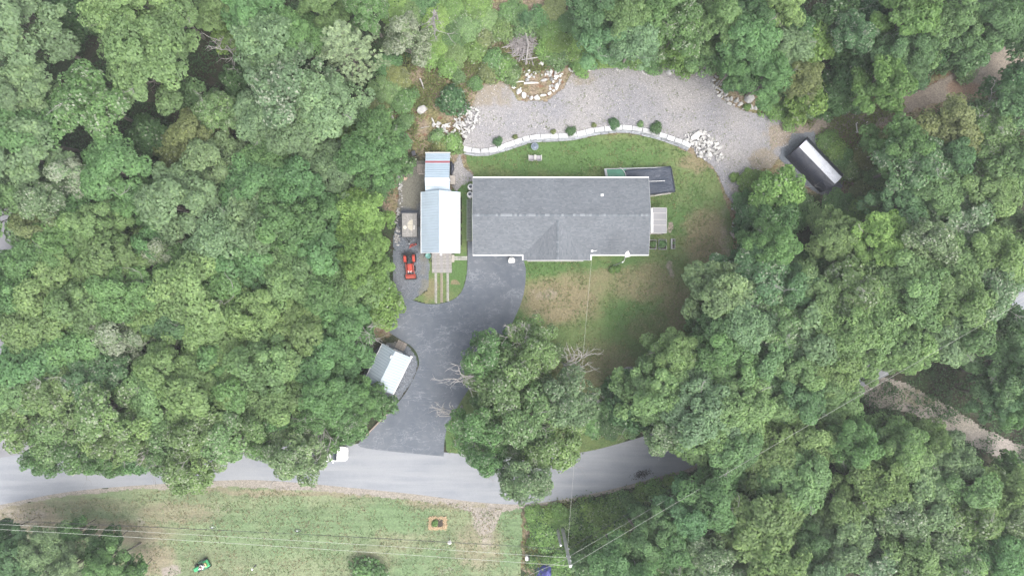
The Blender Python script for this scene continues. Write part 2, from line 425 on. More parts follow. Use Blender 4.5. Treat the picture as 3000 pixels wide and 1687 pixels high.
scrub = np.maximum(scrub, .8 * sstep(-50, 0, poly_sd(GPX, GPY, [(2240, 372), (2520, 318), (2760, 232), (3000, 110), (3000, 220), (2760, 300), (2500, 440), (2460, 560), (2320, 540), (2290, 430)])))
ground = tag(obj('ground', grid_mesh('ground', GX, GY, gz, np.ones(GX.shape, bool), {'scrub': scrub}), M_FLOOR), kind='structure')

LAWN = [(1358, 448), (1440, 449), (1500, 432), (1560, 414), (1640, 410), (1700, 404), (1760, 392), (1830, 389), (1900, 398), (1960, 416), (2024, 446), (2050, 470), (2092, 495),
        (2112, 540), (2128, 590), (2146, 650), (2150, 720), (2135, 850), (2080, 950), (1960, 1090), (1870, 1130), (1850, 1180), (1760, 1195), (1720, 1230), (1900, 1262), (1790, 1312), (1690, 1335), (1500, 1345),
        (1310, 1330), (1296, 1260), (1320, 1190), (1400, 1080), (1500, 930), (1520, 850), (1530, 760), (1395, 760), (1395, 560), (1345, 580), (1342, 545), (1384, 512), (1366, 478)]
sheet('lawn', LAWN, M_LAWN, 0.004, 0.16, 5, {
    'lush': [(1640, 455, 290, 50, .55), (2000, 600, 90, 60, .35), (1640, 785, 200, 28, .5), (1860, 930, 110, 60, .28), (1900, 1010, 110, 60, .2), (1540, 950, 40, 60, .5), (1830, 780, 60, 30, .45), (1420, 1290, 150, 60, .5), (1960, 560, 60, 40, .4), (1990, 650, 40, 40, .6)],
    'dry': [(1640, 880, 140, 80, .62), (1720, 830, 120, 60, .42), (1880, 830, 150, 70, .45), (2070, 700, 80, 110, .55), (1750, 1080, 160, 90, .42), (1900, 960, 90, 60, .30), (1460, 420, 60, 18, .3), (2040, 480, 60, 30, .55), (1990, 900, 70, 90, .45), (2000, 560, 120, 60, .22), (1640, 440, 400, 60, .12)],
    'bare': [(1600, 860, 50, 26, .5), (1575, 925, 34, 20, .42), (2125, 720, 26, 100, .5), (1970, 667, 13, 15, .9), (1966, 785, 16, 30, .62), (1645, 900, 40, 30, .3), (1770, 850, 40, 30, .25), (2118, 640, 20, 50, .45), (1560, 1150, 60, 40, .2)]}, 3)
sheet('lawn', [(1312, 560), (1352, 540), (1384, 525), (1392, 560), (1392, 706), (1370, 706), (1370, 800), (1360, 845), (1340, 872), (1318, 884), (1284, 891), (1248, 891), (1222, 884), (1206, 878), (1232, 862), (1250, 850), (1252, 780), (1240, 745), (1350, 742), (1350, 570)], M_LAWN, 0.006, 0.14, 2.5, {
    'lush': [(1360, 560, 40, 40, .7), (1340, 800, 40, 60, .45), (1355, 650, 20, 60, .3)], 'dry': [(1255, 850, 26, 45, .5), (1335, 830, 9, 9, .8), (1352, 620, 12, 50, .25)], 'bare': [(1240, 800, 16, 70, .3)]}, 5)
sheet('meadow', [(-260, 1500), (0, 1484), (100, 1463), (200, 1445), (420, 1424), (700, 1410), (860, 1416), (1000, 1430), (1200, 1450), (1400, 1476), (1530, 1482), (1532, 1560), (1528, 1687), (1530, 1830), (-260, 1830)], M_LAWN2, 0.004, 0.18, 6, {
    'lush': [(880, 1520, 330, 50, .30), (1170, 1520, 100, 50, .5), (1500, 1560, 40, 140, .45), (700, 1600, 260, 60, .15), (1230, 1490, 60, 20, .4), (1300, 1650, 200, 60, .25), (180, 1500, 120, 30, .3)],
    'dry': [(60, 1520, 150, 60, .75), (300, 1560, 260, 45, .55), (520, 1500, 160, 40, .45), (440, 1640, 90, 60, .6), (240, 1480, 240, 30, .35), (1400, 1600, 90, 90, .45), (950, 1440, 500, 14, .5), (1300, 1470, 150, 30, .5), (1090, 1640, 90, 50, .3), (620, 1640, 200, 60, .25), (1200, 1580, 140, 40, .3)],
    'bare': [(60, 1520, 110, 45, .50), (400, 1525, 40, 14, .5), (500, 1670, 34, 22, .65), (640, 1490, 60, 14, .4), (300, 1580, 180, 26, .25), (1410, 1530, 40, 55, .62), (1425, 1580, 26, 60, .5), (480, 1520, 60, 12, .35), (1310, 1672, 40, 14, .45), (1120, 1600, 30, 20, .1), (360, 1620, 40, 30, .45)]}, 7)
GRAVEL = [(1322, 545), (1326, 490), (1345, 440), (1362, 408), (1360, 360), (1388, 300), (1402, 262), (1440, 240), (1490, 250), (1520, 300), (1600, 300), (1650, 262), (1668, 222), (1720, 208), (1760, 196), (1800, 186), (1840, 196), (1900, 196), (1960, 175), (2030, 184), (2084, 190), (2086, 250), (2100, 290),
          (2150, 318), (2200, 336), (2250, 338), (2290, 360), (2340, 392), (2300, 440), (2262, 492), (2200, 500), (2178, 540), (2158, 600), (2140, 592), (2120, 560), (2106, 520), (2086, 486), (2040, 456), (2030, 436),
          (2003, 420), (1975, 410), (1931, 396), (1900, 386), (1850, 377), (1801, 376), (1752, 382), (1699, 394), (1648, 400), (1562, 404), (1510, 419), (1457, 438), (1422, 444), (1375, 441), (1352, 456), (1362, 490), (1386, 512), (1388, 530), (1352, 548), (1338, 566)]
sheet('gravel_yard', GRAVEL, M_GRAVEL, 0.010, 0.13, 3.2, {'dirt': [(1410, 290, 60, 40, .55), (1700, 230, 60, 26, .5), (1440, 250, 60, 40, .7), (1980, 215, 90, 26, .3), (2240, 470, 60, 40, .6), (2160, 560, 40, 50, .35), (2290, 400, 70, 50, .45), (1480, 290, 40, 40, .5), (2070, 210, 40, 40, .3)]}, 9)
sheet('dirt_track', [(2240, 372), (2330, 356), (2420, 338), (2520, 318), (2620, 288), (2680, 262), (2760, 232), (2850, 160), (2930, 120), (3120, 60), (3120, 190), (2940, 250), (2860, 285), (2760, 300), (2680, 322), (2640, 350), (2570, 372), (2530, 400), (2500, 440), (2470, 420), (2400, 402), (2320, 420), (2260, 440)], M_PATH, 0.014, 0.16, 7, {'dirt': [(2495, 410, 30, 45, 1), (2820, 260, 60, 26, .6), (2740, 210, 40, 30, .7)]}, 11)
sheet('gravel_lane', [(1164, 470), (1250, 470), (1250, 745), (1262, 780), (1255, 850), (1232, 868), (1206, 882), (1176, 880), (1152, 872), (1150, 700), (1166, 640), (1164, 540)], M_GRAVEL_D, 0.012, 0.13, 4, {'dirt': [(1205, 530, 60, 95, 1.0), (1235, 760, 20, 60, .45), (1245, 850, 26, 40, .55), (1175, 560, 30, 60, .9)]}, 13)
sheet('tent_pad', [(2312, 392), (2385, 385), (2392, 400), (2445, 450), (2470, 495), (2476, 522), (2462, 560), (2425, 578), (2395, 570), (2350, 540), (2310, 502), (2282, 466), (2284, 432), (2305, 424)], M_GRAVEL_D, 0.020, 0.13, 5, {'dirt': []}, 15)
sheet('shed_pad', [(1130, 1004), (1160, 1000), (1200, 1014), (1220, 1040), (1226, 1066), (1220, 1092), (1206, 1122), (1176, 1166), (1140, 1200), (1100, 1180), (1060, 1100), (1100, 1020)], M_GRAVEL_D, 0.016, 0.13, 2, {'dirt': [(1140, 1000, 30, 16, .5), (1080, 1180, 60, 40, .8)]}, 16)

DRIVE = [(1370, 708), (1388, 706), (1400, 722), (1530, 722), (1536, 770), (1541, 790), (1539, 830), (1534, 862), (1525, 892), (1512, 922), (1498, 952), (1480, 986), (1455, 1022), (1410, 1084), (1350, 1176), (1316, 1236), (1303, 1286), (1300, 1336),
         (1180, 1325), (1056, 1308), (1072, 1276), (1130, 1216), (1180, 1162), (1210, 1112), (1223, 1082), (1228, 1062), (1221, 1034), (1202, 1012), (1172, 994), (1141, 974), (1152, 936), (1166, 904), (1181, 876), (1196, 874), (1216, 882), (1250, 890), (1285, 890), (1318, 882), (1343, 866), (1359, 840), (1368, 800), (1370, 760)]
slab('driveway', smooth(DRIVE[7:18], 5, False) + smooth(DRIVE[18:30], 5, False) + smooth(DRIVE[29:], 5, False)[1:] + DRIVE[0:7], M_DRIVE, 0.024)
RS = [(-260, 1530), (0, 1478), (200, 1440), (420, 1420), (700, 1405), (860, 1412), (1000, 1425), (1200, 1445), (1400, 1470), (1530, 1476), (1650, 1462), (1800, 1430), (1950, 1390), (2040, 1362), (2300, 1240), (2640, 1080), (3000, 905), (3260, 770)]
RN = [(3260, 640), (3000, 770), (2640, 945), (2300, 1120), (2080, 1205), (1970, 1248), (1860, 1285), (1700, 1325), (1500, 1338), (1300, 1324), (1060, 1300), (860, 1290), (700, 1284), (500, 1290), (300, 1304), (0, 1340), (-260, 1390)]
slab('road', smooth(RS, 6, False) + smooth(RN, 6, False), M_ROAD, 0.018)
sheet('road_shoulder', [(-260, 1524), (0, 1472), (200, 1434), (420, 1414), (700, 1400), (860, 1406), (1000, 1419), (1200, 1439), (1400, 1462), (1530, 1469), (1650, 1455), (1800, 1424), (1950, 1384), (2040, 1356), (2050, 1372), (1950, 1404), (1800, 1444), (1650, 1476), (1545, 1490), (1470, 1500), (1450, 1560), (1420, 1560), (1380, 1500), (1300, 1482), (1200, 1466), (1000, 1446), (860, 1436), (700, 1428), (420, 1434), (200, 1452), (0, 1492), (-260, 1545)], M_SHOULDER, 0.009, 0.15, 7, {'dirt': [(1300, 1480, 200, 12, .4), (300, 1452, 300, 8, .35)]}, 17)
slab('side_road', smooth([(-40, 560), (60, 600), (100, 700), (72, 800), (34, 930), (30, 1080), (60, 1230), (110, 1330), (-120, 1380), (-110, 1100), (-120, 900), (-90, 700)], 5), mat('worn_asphalt', (0.19, 0.19, 0.20), 0.85, var=0.15, sc=0.6), 0.012)
sheet('dirt_drive', [(2480, 1120), (2560, 1090), (2680, 1130), (2790, 1190), (2900, 1260), (3060, 1330), (3060, 1400), (2900, 1330), (2780, 1270), (2660, 1210), (2540, 1190)], M_SHOULDER, 0.013, 0.2, 6, {'dirt': [(2700, 1160, 120, 40, .4)]}, 19)

# loose stones lying on the gravel (nobody could count them)
rs = np.random.RandomState(4)
def pebbles(name, poly, n, smin, smax, label, material, seed):
    r = np.random.RandomState(seed); q = np.array(poly, float); V = []; F = []; k = 0
    while k < n:
        a = r.uniform(q[:, 0].min(), q[:, 0].max(), 400); b = r.uniform(q[:, 1].min(), q[:, 1].max(), 400)
        ok = poly_sd(a, b, poly) > 4
        for x, y in zip(a[ok], b[ok]):
            if k >= n: break
            p = G(x, y); s = smin + (smax - smin) * r.rand() ** 3; an = r.rand() * 6.28; e = r.uniform(.5, 1)
            pts = [(math.cos(an) * s, math.sin(an) * s, .1 * s), (-math.sin(an) * s * e, math.cos(an) * s * e, .0), (-math.cos(an) * s, -math.sin(an) * s, .1 * s), (math.sin(an) * s * e, -math.cos(an) * s * e, 0), (0, 0, s * .75)]
            o = len(V); V += [(p.x + c[0], p.y + c[1], p.z + .012 + c[2]) for c in pts]
            F += [(o, o + 1, o + 4), (o + 1, o + 2, o + 4), (o + 2, o + 3, o + 4), (o + 3, o, o + 4)]; k += 1
    me = bpy.data.meshes.new(name); me.from_pydata(V, [], F); me.update()
    return tag(obj(name, me, material), label, 'pebbles', kind='stuff')
pebbles('loose_pebbles', GRAVEL, 5200, 0.025, 0.10, 'loose pale pebbles strewn over the gravel yard', mat('pebble', (0.36, 0.345, 0.33), 0.85, var=.4, sc=3, fine=8), 1)
pebbles('loose_pebbles', [(1155, 690), (1245, 700), (1250, 780), (1230, 860), (1160, 870)], 900, 0.03, 0.09, 'loose blue-grey pebbles around the tractor', mat('dark_pebble', (0.20, 0.215, 0.24), 0.85, var=.4, sc=3, fine=8), 2)
pebbles('loose_pebbles', [(1190, 1020), (1218, 1040), (1224, 1066), (1216, 1095), (1176, 1160), (1140, 1190)], 700, 0.04, 0.10, 'loose grey pebbles between the small shed and the driveway', mat('dark_pebble', (0.2, .21, .24)), 3)

# ------------------------------------------------------------------ shared building materials
M_WHITE = mat('white_trim', (0.70, 0.70, 0.69), 0.5, var=0.05)
M_SIDING = mat('grey_siding', (0.42, 0.44, 0.45), 0.7, var=0.08)
M_GLASS = mat('window_glass', (0.03, 0.04, 0.05), 0.08, var=0.1, spec=0.8)
M_BLACK = mat('black_steel', (0.018, 0.019, 0.022), 0.5, var=0.3)
M_RUBBER = mat('black_rubber', (0.02, 0.02, 0.021), 0.85, var=0.3)
M_RED = mat('orange_red_paint', (0.40, 0.048, 0.028), 0.35, var=0.12)
M_REDD = mat('dull_red_paint', (0.33, 0.055, 0.035), 0.5, var=0.2)
M_DECK = mat('grey_board', (0.255, 0.24, 0.225), 0.85, var=0.22, sc=6, fine=30)
M_BOARD = mat('pale_board', (0.36, 0.33, 0.295), 0.85, var=0.2, sc=5, fine=30)
M_BROWN = mat('brown_board', (0.235, 0.195, 0.16), 0.85, var=0.22, sc=5, fine=30)
M_STEEL = mat('galvanised_steel', (0.45, 0.46, 0.47), 0.4, 0.6, var=0.12)
M_BEIGE = mat('beige_concrete', (0.46, 0.43, 0.36), 0.85, var=0.1)

def m_metal(name, c, var=0.06, rough=0.42):
    t = NT(name); a = t.noise(1.2, 4); b = t.noise(0.4, 3)
    base = t.mix(1.0, c, t.grey(t.rng(t.math('ADD', t.math('MULTIPLY', a, .5), t.math('MULTIPLY', b, .5)), .3, .7, 1 - var, 1 + var)), 'MULTIPLY')
    return t.end(t.pbr(base, rough, 0.0, None, 0.6))
M_MROOF = m_metal('pale_metal_roof', (0.40, 0.475, 0.54))
M_MROOF_SHADE = m_metal('shaded_metal_roof', (0.30, 0.37, 0.43))  # darker copy of the roof metal: north slope's shade put into the colour
M_SHEDW = m_metal('shed_metal', (0.29, 0.345, 0.385))
M_REDSTRIPE = m_metal('red_metal_stripe', (0.27, 0.075, 0.085)); M_RIB_SHADE = m_metal('shadow_seam', (0.20, 0.255, 0.30)); M_RIB_SHADE_PALE = m_metal('pale_shadow_seam', (0.36, 0.43, 0.49))  # both seam tones are darkened to paint shadow lines along the ribs

def m_shingle():
    t = NT('asphalt_shingle'); ti = t.attr('tint'); n = t.noise(26, 2); b = t.noise(.35, 3)
    c = t.mix(t.rng(ti, 0, 1, 0, 1, False), (0.104, 0.115, 0.128), (0.152, 0.165, 0.180))
    g = t.math('ADD', t.math('MULTIPLY', n, .5), t.math('MULTIPLY', b, .5))
    c = t.mix(1.0, c, t.grey(t.rng(g, .3, .7, .88, 1.12)), 'MULTIPLY')
    return t.end(t.pbr(c, 0.85, 0, t.bump(n, .3, .01), .3))
M_SHINGLE = m_shingle()
def quads_mesh(name, V, tint=None, pale=None):
    """V: (n,4,3)"""
    n = len(V); me = bpy.data.meshes.new(name)
    me.vertices.add(n * 4); me.vertices.foreach_set('co', np.ascontiguousarray(V, dtype=np.float32).ravel())
    me.loops.add(n * 4); me.loops.foreach_set('vertex_index', np.arange(n * 4, dtype=np.int32))
    me.polygons.add(n); me.polygons.foreach_set('loop_start', np.arange(0, n * 4, 4, dtype=np.int32))
    me.polygons.foreach_set('loop_total', np.full(n, 4, dtype=np.int32)); me.update(calc_edges=True)
    for k, a in (('tint', tint), ('pale', pale)):
        if a is not None:
            at = me.attributes.new(k, 'FLOAT', 'FACE'); at.data.foreach_set('value', np.asarray(a, dtype=np.float32))
    return me
def shingles(name, O, u, v, L, W, parent, clip=None, seed=0, row=0.15, lift=0.013):
    O = Vector(O); u = Vector(u).normalized(); v = Vector(v).normalized(); n = u.cross(v)
    if n.z < 0: n = -n
    r = random.Random(seed); Q = []; T = []; k = 0; b = 0.0
    while b < W - 0.02:
        a = -r.random() * 0.3; rt = r.uniform(-.06, .06)
        while a < L:
            w = r.choice((.16, .2, .26, .33, .4)); a0 = max(a, 0); a1 = min(a + w - 0.012, L); a += w
            if a1 - a0 < .04: continue
            b1 = min(b + row + .02, W); c = O + u * ((a0 + a1) / 2) + v * (b + row / 2)
            if clip and not clip(c): continue
            hi = lift + r.choice((0, 0, .006)); p0 = O + u * a0 + v * b; p1 = O + u * a1 + v * b
            q0 = O + u * a0 + v * b1; q1 = O + u * a1 + v * b1
            Q.append([p0 + n * hi, p1 + n * hi, q1 + n * (lift * .35), q0 + n * (lift * .35)])
            Q.append([p0 + n * .003, p1 + n * .003, p1 + n * hi, p0 + n * hi])
            tn = min(1, max(0, r.gauss(.42, .24) + rt + (.35 if r.random() < .08 else 0))); T += [tn, tn * .6]
        b += row; k += 1
    me = quads_mesh(name, np.array([[list(p) for p in q] for q in Q]), T)
    o = obj(name, me, M_SHINGLE, parent); o['kind'] = 'stuff'
    return o
def plane_obj(name, pts, m, parent, th=0.06):
    """a sloping board: polygon pts (3D, any order) thickened downwards"""
    n = len(pts); pts = [Vector(p) for p in pts]
    vv = pts + [p - Vector((0, 0, th)) for p in pts]
    b = MB().add(vv, [tuple(range(n)), tuple(range(2 * n - 1, n - 1, -1))] + [(i, n + i, n + (i + 1) % n, (i + 1) % n) for i in range(n)])
    return b.build(name, m, parent)

# ------------------------------------------------------------------ the house
ZE, ZR = 2.9, 4.25
hx0, hx1 = P(1386, 0, ZE).x, P(1900, 0, ZE).x
hyN, hyS = P(0, 521, ZE).y, P(0, 746, ZE).y
hyR = (hyN + hyS) / 2
pit = (ZR - ZE) / (hyN - hyR)
gx0, gx1 = P(1533, 0, ZE).x, P(1730, 0, ZE).x
gxm = (gx0 + gx1) / 2; gyS = P(0, 762, ZE).y
zg = ZE + (gxm - gx0) * pit; gyR = hyS + (zg - ZE) / pit
house = empty('house', ((hx0 + hx1) / 2, hyR, 0)); off = house.location.copy()
tag(house, 'long house with grey shingle roof and white trim beside the driveway', 'house')
def loc(b):                      # shift a builder into the parent's frame
    b.v = [(p[0] - off.x, p[1] - off.y, p[2] - off.z) for p in b.v]; return b
ov = 0.42
wall = MB().prism([(hx0 + ov, hyS + ov), (gx0 + ov, hyS + ov), (gx0 + ov, gyS + .35), (gx1 - ov, gyS + .35), (gx1 - ov, hyS + ov), (hx1 - ov, hyS + ov), (hx1 - ov, hyN - ov), (hx0 + ov, hyN - ov)], -0.1, ZE + .02)
for x in (hx0 + ov, hx1 - ov - .1):
    wall.extr([(hyS + ov, ZE + .02), (hyN - ov, ZE + .02), (hyR, ZR - .18)], (x, 0, 0), (0, 1, 0), (0, 0, 1), (1, 0, 0), .1)
wall.extr([(gx0 + ov, ZE + .02), (gx1 - ov, ZE + .02), (gxm, zg - .18)], (0, gyS + .35, 0), (1, 0, 0), (0, 0, 1), (0, 1, 0), .1)
loc(wall).build('wall', M_SIDING, house)
roof = empty('roof'); roof.parent = house
def inG(p): return p.y < hyS + (zg - ZE) / pit and abs(p.x - gxm) < (gxm - gx0) * (1 - max(0, (p.y - hyS)) / (gyR - hyS)) - .02
plane_obj('roof_deck', [Vector(p) - off for p in [(hx0, hyN, ZE), (hx1, hyN, ZE), (hx1, hyR, ZR), (hx0, hyR, ZR)]], mat('roof_felt', (0.12, 0.132, 0.145), .9), roof, .12)
plane_obj('roof_deck', [Vector(p) - off for p in [(hx0, hyS, ZE), (hx1, hyS, ZE), (hx1, hyR, ZR), (hx0, hyR, ZR)]], mat('roof_felt', (0.12, 0.132, 0.145), .9), roof, .12)
for sx, x in ((-1, gx0), (1, gx1)):
    plane_obj('roof_deck', [Vector(p) - off for p in [(gxm, gyR, zg), (x, hyS, ZE), (x, gyS, ZE), (gxm, gyS, zg)]], mat('roof_felt', (0.12, 0.132, 0.145), .9), roof, .12)
WL = math.hypot(hyN - hyR, ZR - ZE); WG = math.hypot(gxm - gx0, zg - ZE)
ox = Vector((off.x, off.y, 0))
shingles('shingles', Vector((hx0, hyN, ZE)) - ox, (1, 0, 0), (0, hyR - hyN, ZR - ZE), hx1 - hx0, WL, roof, None, 1)
shingles('shingles', Vector((hx0, hyS, ZE)) - ox, (1, 0, 0), (0, hyR - hyS, ZR - ZE), hx1 - hx0, WL, roof, lambda c: not inG(c + ox), 2)
for sd_, x in ((1, gx0), (-1, gx1)):
    shingles('shingles', Vector((x, gyS, ZE)) - ox, (0, 1, 0), (gxm - x, 0, zg - ZE), gyR - gyS, WG, roof,
             lambda c: (c + ox).y < hyS + .02 or ((c + ox).y - hyS) / (gyR - hyS) < abs((c + ox).x - (gx0 if (c + ox).x < gxm else gx1)) / (gxm - gx0) + .01, 3)
# ridge cap shingles, each one a piece
capm = None; rr = random.Random(8); x = hx0
capb = MB().add([(0, -.15, -.035), (.29, -.15, -.035), (.29, 0, .012), (0, 0, .03), (.29, .15, -.035), (0, .15, -.035)], [(0, 1, 2, 3), (3, 2, 4, 5)])
capme = capb.mesh('ridge_cap'); M_CAP = m_object_tinted('ridge_shingle', .85, .2, 4, 24, .2); capme.materials.append(M_CAP)
while x < hx1 - .25:
    o = obj('ridge_cap', capme, None, roof); o.location = (x - off.x, hyR - off.y, ZR + .03)
    setcol(o, rr.choice([(.11, .124, .138), (.13, .145, .16), (.15, .165, .18), (.20, .215, .23)])); x += .26
y = gyS
while y < gyR - .2:
    o = obj('ridge_cap', capme, None, roof); o.location = (gxm - off.x, y - off.y, zg + .03); o.rotation_euler = (0, 0, math.pi / 2)
    setcol(o, rr.choice([(.11, .124, .138), (.13, .145, .16), (.16, .175, .19)])); y += .26
# trim
for (a, b, nm) in [((hx0 - .03, hyN, ZE), (hx1 + .03, hyN, ZE), 1)]:
    loc(MB().box(hx0 - .03, hx1 + .03, hyN, hyN + .11, ZE - .16, ZE + .03)).build('gutter', M_WHITE, roof)
loc(MB().box(hx0 - .03, gx0 - .02, hyS - .12, hyS, ZE - .16, ZE + .03)).build('gutter', M_WHITE, roof)
loc(MB().box(gx1 + .02, hx1 + .03, hyS - .12, hyS, ZE - .16, ZE + .03)).build('gutter', M_WHITE, roof)
for x in (gx0 - .12, gx1):
    loc(MB().box(x, x + .12, gyS, hyS, ZE - .16, ZE + .02)).build('gutter', M_WHITE, roof)
for x in (hx0 - .035, hx1):
    for ya in (hyN, hyS):
        loc(MB().add([(x, ya, ZE - .17), (x + .035, ya, ZE - .17), (x + .035, ya, ZE + .01), (x, ya, ZE + .01), (x, hyR, ZR - .17), (x + .035, hyR, ZR - .17), (x + .035, hyR, ZR + .01), (x, hyR, ZR + .01)],
            [(0, 1, 2, 3), (4, 5, 6, 7), (0, 1, 5, 4), (1, 2, 6, 5), (2, 3, 7, 6), (3, 0, 4, 7)])).build('rake_board', mat('rake_trim', (.34, .35, .36), .6), roof)
for xa in (gx0, gx1):
    loc(MB().add([(xa, gyS - .04, ZE - .17), (xa, gyS - .005, ZE - .17), (xa, gyS - .005, ZE + .02), (xa, gyS - .04, ZE + .02), (gxm, gyS - .04, zg - .17), (gxm, gyS - .005, zg - .17), (gxm, gyS - .005, zg + .02), (gxm, gyS - .04, zg + .02)],
        [(0, 1, 2, 3), (4, 5, 6, 7), (0, 1, 5, 4), (1, 2, 6, 5), (2, 3, 7, 6), (3, 0, 4, 7)])).build('rake_board', mat('rake_trim', (.34, .35, .36), .6), roof)
def roofz(x, y):
    z = ZR - abs(y - hyR) * pit
    if inG(Vector((x, y, 0))): z = zg - abs(x - gxm) * pit
    return z
for (px, py, r_) in ((1764, 572, .16), (1736, 734, .13)):
    p = P(px, py, 3.6); zz = roofz(p.x, p.y)
    b = MB().lathe((p.x, p.y, zz), [(r_ * .6, -.05), (r_ * .6, .35), (r_ * .35, .36), (r_ * .35, .2)], 12); b.box(p.x - r_, p.x + r_, p.y - r_, p.y + r_, zz - .02, zz + .05)
    loc(b).build('vent_pipe', M_WHITE, roof)
p = P(1742, 735, 3.2); loc(MB().tube([(p.x - .2, p.y, roofz(p.x, p.y) + .2), (p.x + .1, p.y, roofz(p.x, p.y) + .06), (p.x + .3, p.y + .08, roofz(p.x, p.y) + .12)], .03)).build('cable_bracket', M_WHITE, roof)
# garage doors, lamps, windows
for k, (a, b) in enumerate(((1394, 1452), (1462, 1522))):
    xa, xb = P(a, 0, 1.2).x, P(b, 0, 1.2).x; yw = hyS + ov
    d = loc(MB().box(xa, xb, yw - .06, yw + .02, 0.02, 2.3)).build('garage_door', M_WHITE, house)
    for i in range(4):
        for j in range(4):
            w = (xb - xa) / 4
            loc(MB().box(xa + w * j + .06, xa + w * (j + 1) - .06, yw - .085, yw - .062, .08 + i * .56, .54 + i * .56)).build('panel', M_WHITE if i < 3 else M_GLASS, d)
for px in (1411, 1521):
    p = P(px, 752, 2.3); yw = hyS + ov
    b = MB().box(p.x - .07, p.x + .07, yw - .05, yw, 2.1, 2.4); b.lathe((p.x, yw - .28, 2.05), [(.05, .3), (.2, .1), (.22, .02), (.05, 0)], 12); b.tube([(p.x, yw - .04, 2.3), (p.x, yw - .28, 2.34)], .025)
    loc(b).build('wall_lamp', mat('lamp_enamel', (.5, .45, .38), .4), house)
def window(x, y, z, w, h, ax):
    d = .07
    b = MB(); g = MB(); s_ = MB()
    if ax == 'y':
        b.box(x - w / 2 - .07, x + w / 2 + .07, y - d / 2, y + d / 2, z - .07, z + h + .07); g.box(x - w / 2, x + w / 2, y - d / 2 - .012, y + d / 2 + .012, z, z + h)
        s_.box(x - w / 2 - .1, x + w / 2 + .1, y - .1, y + .1, z - .12, z - .075); mu = MB().box(x - .02, x + .02, y - d / 2 - .02, y + d / 2 + .02, z, z + h)
    else:
        b.box(x - d / 2, x + d / 2, y - w / 2 - .07, y + w / 2 + .07, z - .07, z + h + .07); g.box(x - d / 2 - .012, x + d / 2 + .012, y - w / 2, y + w / 2, z, z + h)
        s_.box(x - .1, x + .1, y - w / 2 - .1, y + w / 2 + .1, z - .12, z - .075); mu = MB().box(x - d / 2 - .02, x + d / 2 + .02, y - .02, y + .02, z, z + h)
    f = loc(b).build('window', M_WHITE, house); loc(g).build('pane', M_GLASS, f); loc(s_).build('sill', M_WHITE, f); loc(mu).build('muntin', M_WHITE, f)
for px in (1570, 1640, 1695): window(P(px, 0, 1.5).x, gyS + .35, 1.0, 1.3, 1.1, 'y')
for px in (1790, 1860): window(P(px, 0, 1.5).x, hyS + ov, 1.0, 1.2, 1.1, 'y')
for px in (1430, 1520, 1610, 1700): window(P(px, 0, 1.5).x, hyN - ov, 1.0, 1.1, 1.1, 'y')
for yy in (hyR + 1.6,): window(hx0 + ov, yy, 1.0, 1.0, 1.1, 'x')
xs_ = hx1 - ov
dd = loc(MB().box(xs_ - .03, xs_ + .05, hyR - 1.4, hyR - .5, .3, 2.35)).build('side_door', M_WHITE, house); loc(MB().lathe((xs_ + .09, hyR - .62, 1.3), [(.03, -.04), (.04, 0), (.03, .04)], 8)).build('handle', M_STEEL, dd)
loc(MB().box(gx0 + ov + .1, gx1 - ov - .1, gyS - .05, gyS + .33, -.05, .12)).build('front_step', mat('concrete', (.33, .325, .31), .9), house)

# ------------------------------------------------------------------ garage with its carport wing
def thing(name, at, label, cat, group=None, rz=0.0):
    global off
    o = empty(name, at, rz); off = Vector(at)
    return tag(o, label, cat, group)
def ribs(me, parent, pts, name='rib'):
    for p, rot in pts:
        o = obj(name, me, None, parent); o.location = p; o.rotation_euler = rot
ge, gr = 2.4, 3.85
ax0, ax1 = P(1234, 0, ge).x, P(1347, 0, ge).x; ayN, ayS = P(0, 563, ge).y, P(0, 741, ge).y; axm = (ax0 + ax1) / 2
gar = thing('garage', (axm, (ayN + ayS) / 2, 0), 'narrow garage with white ribbed metal roof left of the house', 'garage')
w = MB().box(ax0 + .15, ax1 - .15, ayS + .12, ayN - .1, -.05, ge - .02)
for y in (ayS + .12, ayN - .18): w.extr([(ax0 + .15, ge - .02), (ax1 - .15, ge - .02), (axm, gr - .12)], (0, y, 0), (1, 0, 0), (0, 0, 1), (0, 1, 0), .08)
loc(w).build('wall', mat('white_siding', (.62, .63, .63), .6), gar)
groof = empty('roof'); groof.parent = gar
ribw = math.hypot(axm - ax0, gr - ge); rise = math.atan2(gr - ge, axm - ax0)
for sgn, x in ((1, ax0), (-1, ax1)):
    plane_obj('roof_sheet', [Vector(p) - off for p in [(x, ayS, ge), (x, ayN, ge), (axm, ayN, gr), (axm, ayS, gr)]], M_MROOF, groof, .03)
ribme = MB().extr([(-.03, 0), (.03, 0), (.014, .038), (-.014, .038)], (0, 0, 0), (0, 1, 0), (0, 0, 1), (1, 0, 0), ribw).mesh('rib'); ribme.materials.append(M_RIB_SHADE_PALE)
y = ayS + .08; L = []
while y < ayN:
    L.append((Vector((ax0, y, ge)) - off + Vector((0, 0, .002)), (0, -rise, 0))); L.append((Vector((ax1, y, ge)) - off + Vector((0, 0, .002)), (0, -rise, math.pi))); y += .31
ribs(ribme, groof, L)
loc(MB().add([(axm - .2, ayS - .02, gr - .11), (axm, ayS - .02, gr + .035), (axm + .2, ayS - .02, gr - .11), (axm - .2, ayN + .02, gr - .11), (axm, ayN + .02, gr + .035), (axm + .2, ayN + .02, gr - .11)], [(0, 1, 4, 3), (1, 2, 5, 4)])).build('ridge_cap', M_MROOF, groof)
loc(MB().box(ax1, ax1 + .05, ayS - .02, ayN, ge - .12, ge + .02)).build('fascia', M_WHITE, groof)
loc(MB().box(ax0 - .05, ax0, ayS - .02, ayN, ge - .12, ge + .02)).build('fascia', M_WHITE, groof)
